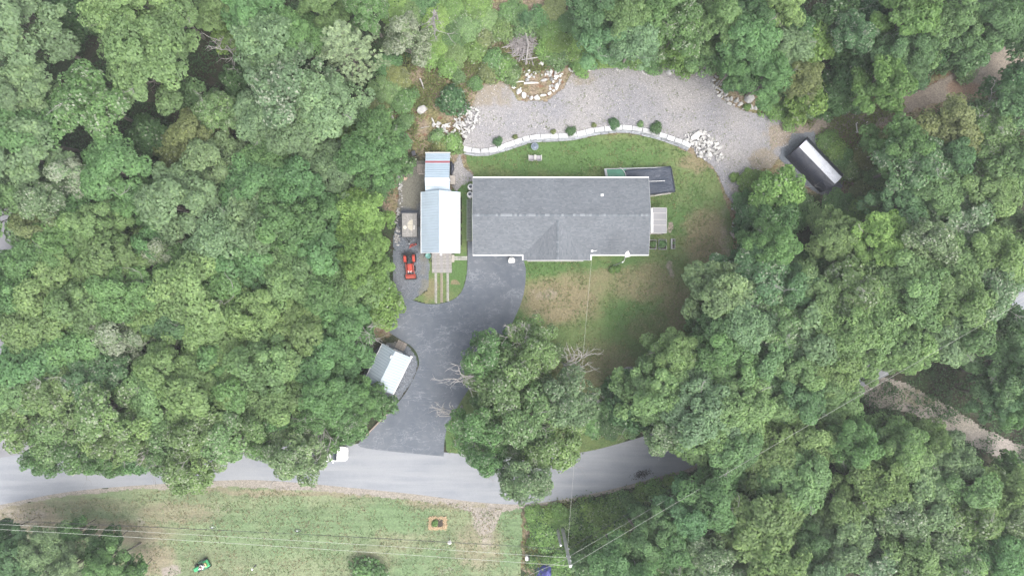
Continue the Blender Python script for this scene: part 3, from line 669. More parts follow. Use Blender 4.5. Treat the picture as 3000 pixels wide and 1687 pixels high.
loc(MB().add([(ax0, ayS - .05, ge - .14), (axm, ayS - .05, gr - .1), (ax1, ayS - .05, ge - .14), (ax0, ayS - .05, ge + .01), (axm, ayS - .05, gr + .01), (ax1, ayS - .05, ge + .01),
              (ax0, ayS - .01, ge - .14), (axm, ayS - .01, gr - .1), (ax1, ayS - .01, ge - .14), (ax0, ayS - .01, ge + .01), (axm, ayS - .01, gr + .01), (ax1, ayS - .01, ge + .01)],
    [(0, 1, 4, 3), (1, 2, 5, 4), (6, 7, 10, 9), (7, 8, 11, 10), (3, 4, 10, 9), (4, 5, 11, 10), (0, 1, 7, 6), (1, 2, 8, 7)])).build('rake_board', M_WHITE, groof)
loc(MB().box(axm - 1.25, axm + 1.25, ayS + .06, ayS + .14, .3, 2.2)).build('garage_door', M_WHITE, gar)
p = P(1287, 744, 3.5); loc(MB().lathe((axm + .1, ayS - .2, 2.9), [(.05, .2), (.13, .1), (.14, 0), (.04, -.02)], 10)).build('wall_lamp', M_WHITE, gar)

ce, cr = 2.3, 3.15
cx0, cx1 = P(1247, 0, ce).x, P(1318.5, 0, ce).x; cyN = P(0, 449, ce).y; cyS = ayN + .02; cyR = P(0, 521, cr).y
car_ = thing('carport', ((cx0 + cx1) / 2, (cyN + cyS) / 2, 0), 'carport with red-striped ribbed metal roof behind the garage', 'carport')
croof = empty('roof'); croof.parent = car_
zS = cr - (cyR - cyS) * .42
tN = lambda y: ce + (cr - ce) * (cyN - y) / (cyN - cyR)
rY0, rY1 = P(0, 471.5, 2.6).y, P(0, 477.5, 2.6).y
for (ya, yb, m, nm) in ((cyN, rY0, M_MROOF_SHADE, 'roof_sheet'), (rY0, rY1, M_REDSTRIPE, 'red_roof_sheet'), (rY1, cyR, M_MROOF_SHADE, 'roof_sheet')):  # north sheets take the shade-coloured metal, the sunward slope the pale one
    plane_obj(nm, [Vector(p_) - off for p_ in [(cx0, ya, tN(ya)), (cx1, ya, tN(ya)), (cx1, yb, tN(yb)), (cx0, yb, tN(yb))]], m, croof, .03)
plane_obj('roof_sheet', [Vector(p_) - off for p_ in [(cx0, cyR, cr), (cx1, cyR, cr), (cx1, cyS, zS), (cx0, cyS, zS)]], M_MROOF, croof, .03)
ribme2 = MB().extr([(-.035, 0), (.035, 0), (.014, .04), (-.014, .04)], (0, 0, 0), (0, 1, 0), (0, 0, 1), (1, 0, 0), cx1 - cx0).mesh('rib'); ribme2.materials.append(M_RIB_SHADE)
ribme3 = ribme2.copy(); ribme3.materials.clear(); ribme3.materials.append(M_RIB_SHADE_PALE)
y = cyN - .1
while y > cyS + .1:
    if not (rY1 - .05 < y < rY0 + .05):
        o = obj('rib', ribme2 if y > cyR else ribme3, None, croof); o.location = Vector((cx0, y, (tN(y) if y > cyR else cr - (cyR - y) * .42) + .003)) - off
    y -= .27
loc(MB().box(cx0 - .03, cx1 + .03, cyN, cyN + .1, ce - .14, ce + .02)).build('gutter', M_WHITE, croof)
for (x, y) in ((cx0 + .1, cyN - .1), (cx1 - .1, cyN - .1), (cx0 + .1, cyS + .4), (cx1 - .1, cyS + .4), (cx0 + .1, cyR), (cx1 - .1, cyR)):
    loc(MB().box(x - .05, x + .05, y - .05, y + .05, -.05, min(tN(y), zS) - .03 if y < cyR + .01 else tN(y) - .04)).build('post', M_WHITE, car_)

# wooden ramp and plank tracks in front of the garage
ramp = thing('wooden_ramp', P(1294, 770), 'pale board ramp with three dark strips below the garage door', 'ramp')
rx0, rx1 = P(1265, 0, .3).x, P(1323, 0, .3).x; ry0, ry1 = P(0, 742, .3).y, P(0, 799, .3).y
nb = 17; st = (ry0 - ry1) / nb; rr = random.Random(3)
bm_ = MB().box(-(rx1 - rx0) / 2, (rx1 - rx0) / 2, -st / 2 + .012, st / 2 - .012, -.02, .02).mesh('board'); bm_.materials.append(M_WOODT)
for i in range(nb):
    o = obj('board', bm_, None, ramp); o.location = Vector(((rx0 + rx1) / 2 + rr.uniform(-.02, .02), ry0 - (i + .5) * st, .36 - .3 * i / nb)) - off; c = rr.uniform(.24, .34); setcol(o, (c, c * .95, c * .9))
for px in (1274.5, 1293, 1311):
    x = P(px, 0, .3).x
    loc(MB().add([(x - .16, ry0, .39), (x + .16, ry0, .39), (x + .16, ry1, .09), (x - .16, ry1, .09), (x - .16, ry0, .37), (x + .16, ry0, .37), (x + .16, ry1, .06), (x - .16, ry1, .06)], [(0, 1, 2, 3), (7, 6, 5, 4), (0, 4, 5, 1), (1, 5, 6, 2), (2, 6, 7, 3), (3, 7, 4, 0)])).build('grip_strip', mat('grey_grip', (.20, .195, .20), .9), ramp)
loc(MB().box(rx1 + .01, rx1 + .3, P(0, 768).y, P(0, 747).y, 0, .17)).build('side_step', M_BOARD, ramp)
for k, (px, lab) in enumerate(((1277, 'left of three pale plank tracks running from ramp to driveway'), (1294, 'brownish middle plank track between two pale ones below the ramp'), (1312, 'right of three pale plank tracks running from ramp to driveway'))):
    t_ = thing('plank_track', P(px, 843), lab, 'track', 'plank tracks in the grass')
    ye = (889, 887, 883)[k]
    for dx in (-.075, .075):
        y0 = 800
        while y0 < ye:
            L = min(rr.uniform(20, 38), ye - y0)
            if L < 6: break
            a, b = P(px, y0), P(px, y0 + L)
            o = loc(MB().box(a.x + dx - .055, a.x + dx + .055, b.y + .02, a.y, .0, .065)).build('plank', M_WOODT, t_); c = rr.uniform(.26, .36); setcol(o, (c, c * .96, c * .9) if k != 1 else (c * .75, c * .62, c * .52))
            y0 += L
    y0 = 806
    while y0 < ye:
        a = P(px, y0); o = loc(MB().box(a.x - .12, a.x + .12, a.y - .03, a.y + .03, .005, .05)).build('cross_tie', M_WOODT, t_); setcol(o, (.16, .14, .12)); y0 += 9
sp = thing('stepping_path', P(1349, 757), 'short path of small pale pavers from ramp to driveway', 'path')
for i in range(8):
    for j in range(2):
        p = P(1331.5 + i * 5, 753.5 + j * 6); o = loc(MB().cbox((p.x, p.y, .03), (.18, .2, .06), rr.uniform(-.06, .06))).build('paver', M_STONE, sp); c = rr.uniform(.26, .38); setcol(o, (c, c * .98, c * .92))
bw = thing('boardwalk', P(1374, 645), 'narrow weathered green-grey boardwalk along the left side of the house', 'boardwalk')
x0, x1 = P(1367.5, 0).x, P(1381.5, 0).x; y0, y1 = P(0, 585).y, P(0, 706).y; n = 44; st = (y0 - y1) / n
sm_ = MB().box(-(x1 - x0) / 2 + .03, (x1 - x0) / 2 - .03, -st / 2 + .014, st / 2 - .014, -.015, .015).mesh('slat'); sm_.materials.append(M_WOODT)
for i in range(n):
    o = obj('slat', sm_, None, bw); o.location = Vector(((x0 + x1) / 2, y0 - (i + .5) * st, .12)) - off; c = rr.uniform(.15, .22); setcol(o, (c * .88, c, c * .9))
for x in (x0, x1 - .05): loc(MB().box(x, x + .05, y1, y0, .0, .15)).build('edge_rail', mat('green_grey_rail', (.24, .29, .26), .85), bw)

# propane tanks, rain barrel, bins, chairs
def lathe_thing(name, p, prof, m, label, cat, n=20, group=None, extra=None):
    t_ = thing(name, p, label, cat, group)
    o = MB().lathe((0, 0, 0), prof, n).build('body', m, t_, smooth=True)
    return t_
for k, (px, py, lab) in enumerate(((1381.5, 552, 'upper of two white propane tanks against the left house wall'), (1379.5, 574, 'lower of two white propane tanks against the left house wall'))):
    t_ = thing('propane_tank', P(px - 1, py), lab, 'propane tank', 'propane tanks beside the house')
    MB().lathe((0, 0, 0), [(.30, 0), (.34, .08), (.36, .2), (.36, 1.15), (.33, 1.3), (.24, 1.38), (.2, 1.4)], 24).build('body', M_WHITE, t_, smooth=True)
    MB().lathe((0, 0, 0), [(.17, 1.39), (.18, 1.41), (.18, 1.5), (.15, 1.5), (.15, 1.41)], 20).build('collar', mat('dark_lid', (.05, .06, .085), .5), t_)
    MB().lathe((0, 0, 0), [(.14, 1.4), (.14, 1.46), (.02, 1.48)], 16).build('lid', mat('dark_lid', (.05, .06, .085), .5), t_)
t_ = thing('rain_barrel', P(1254.5, 749.5, .5) * 1 - Vector((0, 0, .5)), 'round teal rain barrel at the garage corner by the ramp', 'barrel')
MB().lathe((0, 0, 0), [(.26, 0), (.31, .1), (.34, .4), (.33, .75), (.30, .85), (.28, .86), (.27, .83), (.05, .83)], 22).build('body', mat('teal_plastic', (.10, .235, .21), .45), t_, smooth=True)
MB().lathe((0, 0, 0), [(.345, .38), (.36, .4), (.36, .44), (.345, .46)], 22).build('hoop', M_BLACK, t_)
h = thing('hose', P(1260, 762), 'black hose looping beside the ramp and barrel', 'hose')
loc(MB().tube([P(1262, 752, .4), P(1260, 757, .2), P(1257, 761, .05), P(1260, 765, .04), P(1264, 766, .04), P(1265, 760, .05)], .035)).build('hose_pipe', M_RUBBER, h)
for (px, py, r_, hh, m, nm, lab, cat) in ((1255.5, 749.5, 0, 0, None, '', '', ''),):
    pass
# white garden chair
ch = thing('garden_chair', P(1499, 764), 'white plastic garden chair on the driveway by the garage doors', 'chair')
MB().cbox((0, -.02, .42), (.52, .5, .04)).build('seat', M_WHITE, ch, .01)
b = MB(); n = 9; pts = []
for i in range(n + 1):
    a = math.pi * i / n; pts.append((.33 * math.cos(a), .10 + .26 * math.sin(a)))
for i in range(n):
    (xa, ya), (xb, yb) = pts[i], pts[i + 1]; za = .45; hgt = .86 if 2 <= i <= 6 else .66
    b.add([(xa, ya, za), (xb, yb, za), (xb * 1.05, yb * 1.08, hgt), (xa * 1.05, ya * 1.08, hgt), (xa * .88, ya * .9, za), (xb * .88, yb * .9, za), (xb * .93, yb * .98, hgt), (xa * .93, ya * .98, hgt)],
          [(0, 1, 2, 3), (7, 6, 5, 4), (3, 2, 6, 7), (0, 4, 5, 1), (1, 5, 6, 2), (0, 3, 7, 4)])
b.build('backrest', M_WHITE, ch)
for s_ in (-1, 1):
    MB().box(s_ * .33 - .04, s_ * .33 + .04, -.24, .12, .63, .67).build('armrest', M_WHITE, ch)
    for yy in (-.24, .26): MB().box(s_ * .26 - .03, s_ * .26 + .03, yy - .03, yy + .03, 0, .42 if yy > 0 else .64).build('leg', M_WHITE, ch)
# wicker double seat and round fire pit on the back lawn
lv = thing('double_seat', P(1567.5, 465), 'grey double lawn seat with a centre table on the back lawn', 'seat')
mg = mat('grey_resin', (.30, .285, .30), .7); mg2 = mat('pale_resin', (.36, .36, .33), .7)
for s_ in (-1, 1):
    MB().cbox((s_ * .4, .02, .38), (.56, .55, .05), 0, .12).build('seat', mg, lv)
    b = MB(); k = 7
    for i in range(k):
        u = (i + .5) / k * 2 - 1; x = s_ * .4 + u * .27; yb = -.28 - .10 * (1 - u * u)
        b.cbox((x, yb, .68), (.075, .04, .62), 0, .22)
    b.build('backrest', mg, lv)
    MB().box(s_ * .73 - .05, s_ * .73 + .05, -.3, .34, .56, .61).build('armrest', mg2, lv)
    for yy in (-.22, .28): MB().box(s_ * .73 - .04, s_ * .73 + .04, yy - .04, yy + .04, 0, .56).build('leg', mg2, lv)
MB().box(-.13, .13, -.26, .34, .56, .61).build('centre_table', mg2, lv)
for yy in (-.2, .28): MB().box(-.1, .1, yy - .03, yy + .03, 0, .56).build('leg', mg2, lv)
fp = thing('fire_pit', P(1566.5, 431.5), 'round blue-grey lidded fire pit on the back lawn', 'fire pit')
mf = mat('blue_grey_enamel', (.15, .18, .22), .5)
MB().lathe((0, 0, 0), [(.34, 0), (.36, .05), (.40, .4), (.44, .42), (.44, .46), (.39, .47), (.38, .43), (.1, .42)], 28).build('bowl', mf, fp, smooth=False)
MB().lathe((0, 0, 0), [(.30, .44), (.29, .47), (.14, .51), (.05, .52)], 28).build('lid', mat('blue_grey_lid', (.13, .16, .205), .45), fp, smooth=True)
MB().lathe((0, 0, 0), [(.03, .52), (.045, .56), (.02, .58)], 10).build('knob', M_BLACK, fp)

# ------------------------------------------------------------------ utility trailer and its load
tr = thing('utility_trailer', P(1200, 660), 'black steel utility trailer with grey plank deck beside the garage', 'trailer')
tx0, tx1 = P(1178, 0, .6).x, P(1222, 0, .6).x; tyT, tyB = P(0, 625, .6).y, P(0, 694, .6).y
nb = 9; wv = (tx1 - tx0) / nb
for i in range(nb):
    o = loc(MB().box(tx0 + i * wv + .008, tx0 + (i + 1) * wv - .008, tyB, tyT, .58, .62)).build('deck_plank', M_WOODT, tr); c = rr.uniform(.25, .31); setcol(o, (c, c * .97, c * .93))
for x in (tx0 - .06, tx1): loc(MB().box(x, x + .06, tyB, tyT + .05, .45, .72)).build('side_rail', M_BLACK, tr)
loc(MB().box(tx0 - .06, tx1 + .06, tyB - .05, tyB, .45, .60)).build('front_rail', M_BLACK, tr)
loc(MB().box(tx0 - .1, tx1 + .1, tyT + .06, tyT + .34, .55, .6).box(tx0 - .1, tx1 + .1, tyT + .02, tyT + .08, .45, 1.0)).build('tailgate', mat('blue_black_steel', (.045, .055, .08), .5), tr)
for s_, x in ((-1, tx0 - .22), (1, tx1 + .22)):
    yc = P(0, 653, .4).y
    wh = loc(MB().lathe((x, yc, .33), [(.2, -.09), (.31, -.09), (.33, -.04), (.33, .04), (.31, .09), (.2, .09)], 20, 'X')).build('wheel', M_RUBBER, tr); loc(MB().lathe((x, yc, .33), [(.03, -.07), (.19, -.06), (.19, .06), (.03, .07)], 14, 'X')).build('rim', M_STEEL, wh)
    loc(MB().box(x - .13, x + .13, yc - .42, yc + .42, .70, .74).box(x - .13, x + .13, yc - .5, yc - .4, .55, .73).box(x - .13, x + .13, yc + .4, yc + .5, .55, .73)).build('mudguard', M_BLACK, tr)
pt = P(1199, 716, .5)
loc(MB().tube([(tx0 + .4, tyB, .5), (pt.x, pt.y + .25, .5), (pt.x, pt.y, .5)], .04, 5).tube([(tx1 - .4, tyB, .5), (pt.x, pt.y + .25, .5)], .04, 5)).build('tongue', M_BLACK, tr)
loc(MB().lathe((pt.x, pt.y + .05, .5), [(.07, -.06), (.09, 0), (.06, .07)], 10)).build('coupler', M_STEEL, tr)
loc(MB().tube([(pt.x, pt.y + .3, .5), (pt.x, pt.y + .3, .02)], .03, 6)).build('jack', M_STEEL, tr)
def wedge(cx, cy, r, a0, a1, z0, z1):
    n = 10; return MB().prism([(cx, cy)] + [(cx + r * math.cos(a0 + (a1 - a0) * i / n), cy + r * math.sin(a0 + (a1 - a0) * i / n)) for i in range(n + 1)], z0, z1)
c0 = P(1209, 659.5, .7)
for k, (a0, a1, dy, lab) in enumerate(((math.pi * .5, math.pi - .02, .02, 'upper beige quarter-round slab on the trailer deck'), (math.pi + .02, math.pi * 1.48, -.02, 'lower beige quarter-round slab on the trailer deck'))):
    tag(wedge(c0.x, c0.y + dy, .62, a0, a1, .625, .69).build('quarter_slab', M_BEIGE, None, .008), lab, 'slab')
q = P(1186, 666, .7); b = MB(); n = 22
tag(MB().lathe((q.x, q.y, .622), [(.09, .0), (.215, 0), (.215, .1), (.19, .12), (.11, .12), (.09, .1)], 24).build('pipe_ring', mat('cream_ring', (.5, .48, .42), .7), None), 'cream ring with dark centre on the left of the trailer deck', 'ring')
q = P(1213, 666, .7); tag(MB().cbox((q.x, q.y, .66), (.2, .48, .07), -.08).build('paver_block', mat('white_block', (.55, .53, .5), .8), None, .006), 'small white oblong block beside the quarter slabs on the trailer', 'block')

# ------------------------------------------------------------------ compact tractor with loader
tk = thing('tractor', P(1203, 772), 'orange-red compact tractor with front loader on blue-grey gravel', 'tractor', rz=math.radians(3))
def T(b, name, m, par=tk, bev=0.0, sm=False): return b.build(name, m, par, bev, sm)
# local frame: +y is rear (photo up), origin mid-tractor
for s_ in (-1, 1):
    wh = T(MB().lathe((s_ * .58, .58, .46), [(.25, -.14), (.43, -.14), (.46, -.09), (.46, .09), (.43, .14), (.25, .14)], 22, 'X'), 'rear_wheel', M_RUBBER)
    T(MB().lathe((s_ * .58, .58, .46), [(.05, -.1), (.24, -.08), (.24, .08), (.05, .1)], 16, 'X'), 'rim', M_RED, wh)
    for i in range(14):
        a = 2 * math.pi * i / 14; T(MB().cbox((s_ * .58, .58 + .46 * math.cos(a), .46 + .46 * math.sin(a)), (.26, .05, .04), 0, a), 'lug', M_RUBBER, wh)
    wh = T(MB().lathe((s_ * .5, -.62, .3), [(.15, -.09), (.28, -.09), (.3, -.05), (.3, .05), (.28, .09), (.15, .09)], 18, 'X'), 'front_wheel', M_RUBBER)
    T(MB().lathe((s_ * .5, -.62, .3), [(.03, -.07), (.14, -.06), (.14, .06), (.03, .07)], 12, 'X'), 'rim', M_BEIGE, wh)
    T(MB().extr([(-.38, .5), (-.42, .78), (-.2, .98), (.2, .98), (.4, .8), (.36, .74), (.18, .9), (-.18, .9), (-.34, .72), (-.3, .5)], (s_ * .5 - .15, .58, 0), (0, 1, 0), (0, 0, 1), (1, 0, 0), .3), 'fender', M_RED, bev=.0)
    # loader arms
    b = MB().tube([(s_ * .42, .1, .55), (s_ * .42, -.1, 1.0), (s_ * .43, -.75, .85), (s_ * .44, -1.28, .45), (s_ * .42, -1.55, .28)], .05, 6)
    T(b, 'loader_arm', M_REDD); T(MB().tube([(s_ * .42, -.3, .55), (s_ * .43, -.85, .72)], .03, 6), 'lift_cylinder', M_STEEL)
T(MB().box(-.26, .26, -.9, .75, .34, .62), 'chassis', M_BLACK)
hood = [(-.30, .55), (-.30, .95), (-.22, 1.06), (.22, 1.06), (.30, .95), (.30, .55)]
T(MB().extr(hood, (0, -1.02, 0), (1, 0, 0), (0, 0, 1), (0, 1, 0), .95), 'hood', M_RED, bev=.02)
T(MB().extr([(-.07, 1.062), (.07, 1.062), (.05, 1.08), (-.05, 1.08)], (0, -.95, 0), (1, 0, 0), (0, 0, 1), (0, 1, 0), .8), 'hood_stripe', M_REDD)
T(MB().box(-.25, .25, -1.1, -1.02, .55, .98), 'grille', M_BLACK)
for s_ in (-1, 1): T(MB().add([(s_ * .04, -1.0, 1.07), (s_ * .2, -.86, 1.07), (s_ * .22, -.98, 1.05), (s_ * .14, -1.08, 1.0)], [(0, 1, 2, 3)]), 'headlight', M_WHITE)
T(MB().box(-.46, .46, -.1, .4, .38, .46), 'footplate', M_BLACK)
T(MB().box(-.2, .2, -.08, .08, .62, 1.1), 'dashboard', M_BLACK)
st_ = T(MB().lathe((0, .16, 1.12), [(.16, -.012), (.185, -.012), (.185, .012), (.16, .012)], 18), 'steering_wheel', M_BLACK); T(MB().tube([(0, .05, .95), (0, .16, 1.12)], .02).box(-.16, .16, .15, .17, 1.11, 1.13), 'steering_column', M_BLACK)
T(MB().cbox((0, .52, .72), (.44, .42, .1)), 'seat', M_BLACK, bev=.02); T(MB().cbox((0, .74, .95), (.42, .1, .42), 0, -.15), 'backrest', M_BLACK, bev=.02)
T(MB().tube([(-.36, .86, .6), (-.36, .9, 1.6), (-.3, .9, 1.66), (.3, .9, 1.66), (.36, .9, 1.6), (.36, .86, .6)], .03), 'roll_bar', M_BLACK)
T(MB().extr([(-1.32, .55), (-1.45, .6), (-1.52, .18), (-1.84, .06), (-1.84, .03), (-1.48, .1), (-1.36, .3)], (-.62, 0, 0), (0, 1, 0), (0, 0, 1), (1, 0, 0), 1.24), 'bucket', M_REDD)
T(MB().box(-.66, .66, -1.86, -1.72, .02, .08).box(-.66, -.62, -1.86, -1.4, .05, .5).box(.62, .66, -1.86, -1.4, .05, .5).box(-.64, .64, -1.9, -1.82, .03, .3), 'cutting_edge', M_BLACK)
T(MB().box(-.55, .55, -1.35, -1.28, .45, .52), 'cross_tube', M_REDD)
T(MB().tube([(-.25, .75, .5), (-.3, 1.15, .45)], .03).tube([(.25, .75, .5), (.3, 1.15, .45)], .03).box(-.85, .85, 1.12, 1.2, .4, .5).box(-.3, .3, 1.0, 1.3, .35, .62).tube([(-.85, 1.16, .45), (-.95, 1.05, .2)], .03).tube([(.85, 1.16, .45), (.95, 1.3, .2)], .03), 'hitch_frame', M_BLACK)
im = thing('snow_blade', P(1211, 719), 'small red implement with black ends lying behind the tractor', 'implement', rz=math.radians(24))
MB().box(-.42, .42, -.1, .1, .05, .18).box(-.3, .1, .08, .16, .1, .25).build('frame', M_RED, im); MB().box(-.30, .3, -.05, .05, .18, .24).build('cross_bar', M_BLACK, im)
MB().lathe((.44, .05, .12), [(.05, -.06), (.12, -.05), (.12, .05), (.05, .06)], 12, 'X').build('end_wheel', M_RUBBER, im); MB().tube([(-.4, -.05, .1), (-.62, -.12, .08)], .03).build('drawbar', M_REDD, im)

# ------------------------------------------------------------------ small shed by the driveway
e0, e1 = Vector(P(1120, 1007, 2.3)), Vector(P(1203, 1048, 2.3))   # north gable eave corners
e2 = P(1150, 1152, 2.3); ux = (e1 - e0).normalized(); vy = (e2 - e1).normalized()
uy = Vector((-ux.y, ux.x, 0)); ang = math.atan2(ux.y, ux.x)
sw = (e1 - e0).length; sl = 4.6; sz, sr = 2.3, 3.25
sh = thing('small_shed', ((e0 + e1) / 2 - uy * (sl / 2)).to_tuple()[:2] + (0,), 'small shed with pale blue-grey metal gable roof beside the driveway', 'shed', rz=ang); off = Vector((0, 0, 0))
hw, hl = sw / 2, sl / 2
b = MB().box(-hw + .14, hw - .14, -hl + .1, hl - .28, -.05, sz - .03)
b.extr([(-hw + .14, sz - .03), (hw - .14, sz - .03), (0, sr - .12)], (0, hl - .36, 0), (1, 0, 0), (0, 0, 1), (0, 1, 0), .08)
b.build('wall', mat('shed_siding', (.33, .38, .42), .6), sh)
sroof = empty('roof'); sroof.parent = sh
for s_ in (-1, 1): plane_obj('roof_sheet', [(s_ * hw, -hl, sz), (s_ * hw, hl, sz), (0, hl, sr), (0, -hl, sr)], M_SHEDW if s_ > 0 else M_SHEDW, sroof, .03)
ra = math.atan2(sr - sz, hw); rme = MB().extr([(-.03, 0), (.03, 0), (.014, .038), (-.014, .038)], (0, 0, 0), (0, 1, 0), (0, 0, 1), (1, 0, 0), math.hypot(hw, sr - sz)).mesh('rib'); rme.materials.append(M_RIB_SHADE)
y = -hl + .1
while y < hl:
    for x, rz_ in ((hw, math.pi), (-hw, 0)):
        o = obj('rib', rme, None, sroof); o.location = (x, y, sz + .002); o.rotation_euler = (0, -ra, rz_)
    y += .31
MB().add([(-.2, -hl - .02, sr - .09), (0, -hl - .02, sr + .03), (.2, -hl - .02, sr - .09), (-.2, hl + .02, sr - .09), (0, hl + .02, sr + .03), (.2, hl + .02, sr - .09)], [(0, 1, 4, 3), (1, 2, 5, 4)]).build('ridge_cap', M_SHEDW, sroof)
MB().box(hw, hw + .11, -hl, hl, sz - .14, sz + .0).build('gutter', M_WHITE, sroof); MB().box(-hw - .05, -hw, -hl, hl, sz - .12, sz).build('fascia', M_WHITE, sroof)
for s_ in (-1, 1): MB().add([(s_ * hw, hl + .0, sz - .15), (s_ * hw, hl + .05, sz - .15), (s_ * hw, hl + .05, sz + .01), (s_ * hw, hl, sz + .01), (0, hl, sr - .15), (0, hl + .05, sr - .15), (0, hl + .05, sr + .01), (0, hl, sr + .01)], [(0, 1, 2, 3), (4, 5, 6, 7), (0, 1, 5, 4), (1, 2, 6, 5), (2, 3, 7, 6), (3, 0, 4, 7)]).build('rake_board', M_SHEDW, sroof)
MB().box(-hw + .14, -hw + .5, hl - .28, hl - .2, .02, .1).box(hw - .3, hw - .02, hl - .28, hl - .1, .02, .12).build('base_trim', M_WHITE, sh)
MB().cbox((-.14, hl - .7, sr + .06), (.13, .34, .2)).build('roof_vent', M_WHITE, sroof)
dr = MB().box(-.55, .55, hl - .285, hl - .2, .15, 2.0).build('double_door', M_WHITE, sh); MB().box(-.02, .02, hl - .2, hl - .18, .15, 2.0).build('door_gap', M_BLACK, dr)
pr = P(1175, 1012, .15); rp = thing('shed_ramp', pr.to_tuple()[:2] + (0,), 'small brown slatted ramp at the shed door', 'ramp', rz=ang); off = Vector((0, 0, 0))
n = 9
sl_ = MB().box(-.057, .057, -.48, .48, -.015, .015).mesh('slat'); sl_.materials.append(M_WOODT)
for i in range(n):
    o = obj('slat', sl_, None, rp); o.location = (-.52 + i * .13, 0, .1); o.rotation_euler = (-.09, 0, 0); c = rr.uniform(.2, .27); setcol(o, (c, c * .88, c * .77))
MB().box(-.56, .56, -.5, -.44, 0, .1).box(-.56, .56, .4, .44, 0, .05).build('bearer', M_BROWN, rp)
kb = thing('timber_edging', P(1105, 1245), 'long pale timber edging along the left driveway mouth', 'edging')
loc(MB().tube([P(1071, 1276, .07), P(1102, 1244, .07), P(1133, 1213, .07)], .1, 6)).build('beam', M_BROWN, kb)

# ------------------------------------------------------------------ tunnel tent
C_ = [P(2362, 404, .1), P(2297, 459, .1), P(2401, 557, .1), P(2464, 520, .1)]
ctr = (C_[0] + C_[1] + C_[2] + C_[3]) / 4; dv = ((C_[2] + C_[3]) / 2 - (C_[0] + C_[1]) / 2); tl = dv.length; tw = ((C_[0] - C_[1]).length + (C_[3] - C_[2]).length) / 2
ta = math.atan2(dv.y, dv.x); zt = float(hz(ctr.x, ctr.y)) + .02
tt = thing('tunnel_tent', (ctr.x, ctr.y, zt), 'black fabric tunnel tent with a white roof panel on dark gravel', 'tent', rz=ta); off = Vector((0, 0, 0))
def m_fabric(name, c, rough):
    t = NT(name); co = t.obj_co(); k = t.n('ShaderNodeMapping'); t.set(k.inputs['Vector'], co); k.inputs['Scale'].default_value = (.8, 2.2, 2.2)
    n1 = t.noise(2.2, 4, k.outputs[0], .6, 1.2); n2 = t.noise(8, 3, co)
    base = t.mix(1.0, c, t.grey(t.rng(n2, .3, .7, .88, 1.12)), 'MULTIPLY')
    return t.end(t.pbr(base, rough, 0, t.bump(n1, .9, .12), .6))
M_TENTB = m_fabric('black_tent_fabric', (.020, .024, .040), .38); M_TENTW = m_fabric('white_tent_fabric', (.55, .57, .62), .45)
na, nl = 24, 36; hw_ = tw / 2 * .98; hh = 2.05
def arch(a, s_):       # a 0..1 across, s 0..1 along
    th = math.pi * a; sag = .035 * math.sin(s_ * math.pi * 5) ** 2 * math.sin(th)
    flare = .05 * (nz(s_ * 9, a * 7, 3) - .5)
    y = -math.cos(th) * hw_ * (1 + .04 * (1 - math.sin(th))); z = max(.0, (math.sin(th) ** .75) * hh - sag + flare * math.sin(th))
    return Vector(((s_ - .5) * tl * (1 - .03 * (1 - math.sin(th))), y, z))
def strip(a0, a1, n):
    b = MB(); vv = []
    for i in range(n + 1):
        for j in range(nl + 1): vv.append(arch(a0 + (a1 - a0) * i / n, j / nl))
    b.add(vv, [(i * (nl + 1) + j, i * (nl + 1) + j + 1, (i + 1) * (nl + 1) + j + 1, (i + 1) * (nl + 1) + j) for i in range(n) for j in range(nl)]); return b
strip(0, .40, 12).build('side_cover', M_TENTB, tt, smooth=True)
strip(.40, .65, 10).build('roof_panel', M_TENTW, tt, smooth=True)
strip(.65, 1, 10).build('side_cover', M_TENTB, tt, smooth=True)
for s_ in (0, 1):
    ar = [arch(i / 16, s_) for i in range(17)]; c = Vector((ar[8].x * 1.0, 0, .7))
    MB().add(ar + [Vector((ar[0].x, 0, 0))], [(i, i + 1, 17) for i in range(16)]).build('end_wall', M_TENTB, tt)
for s_ in (.0, .2, .4, .6, .8, 1.0):
    MB().tube([arch(i / 20, s_) * 1.0 + Vector((0, 0, .02)) for i in range(21)], .022, 5).build('hoop', M_TENTB, tt)
for s_ in (.2, .4, .6, .8): MB().tube([arch(.405 + .24 * i / 8, s_) + Vector((0, 0, .035)) for i in range(9)], .02, 5).build('roof_seam', M_TENTW, tt)
MB().tube([arch(.40, j / 20) + Vector((0, 0, .015)) for j in range(21)], .02, 5).build('panel_hem', M_TENTB, tt)

# ------------------------------------------------------------------ pool, cover, porch, beds, flagpole
zp = 1.05
pc = [P(1770, 494, zp), P(1962, 489, zp), P(1976, 556, zp), P(1958, 563, zp), P(1785, 578, zp)]
pl = thing('swimming_pool', (P(1870, 533).x, P(1870, 533).y, 0), 'raised rectangular pool with grey rim half hidden behind the house', 'pool')
q = [pc[0], pc[1], pc[2], pc[4]]; cc = sum(q, Vector()) / 4
inn = [cc + (p - cc) * .93 for p in q]
b = MB()
for i in range(4):
    a, c, d, e = q[i], q[(i + 1) % 4], inn[(i + 1) % 4], inn[i]
    b.add([(a.x, a.y, zp), (c.x, c.y, zp), (d.x, d.y, zp), (e.x, e.y, zp), (a.x, a.y, zp - .08), (c.x, c.y, zp - .08), (d.x, d.y, zp - .08), (e.x, e.y, zp - .08)], [(0, 1, 2, 3), (7, 6, 5, 4), (0, 4, 5, 1), (1, 5, 6, 2), (2, 6, 7, 3), (3, 7, 4, 0)])
loc(b).build('rim', mat('grey_rim', (.24, .25, .26), .5), pl)
loc(MB().prism([(p.x, p.y) for p in [cc + (p - cc) * .97 for p in q]], 0, zp - .45)).build('pool_wall', mat('pool_wall', (.25, .27, .29), .6), pl)
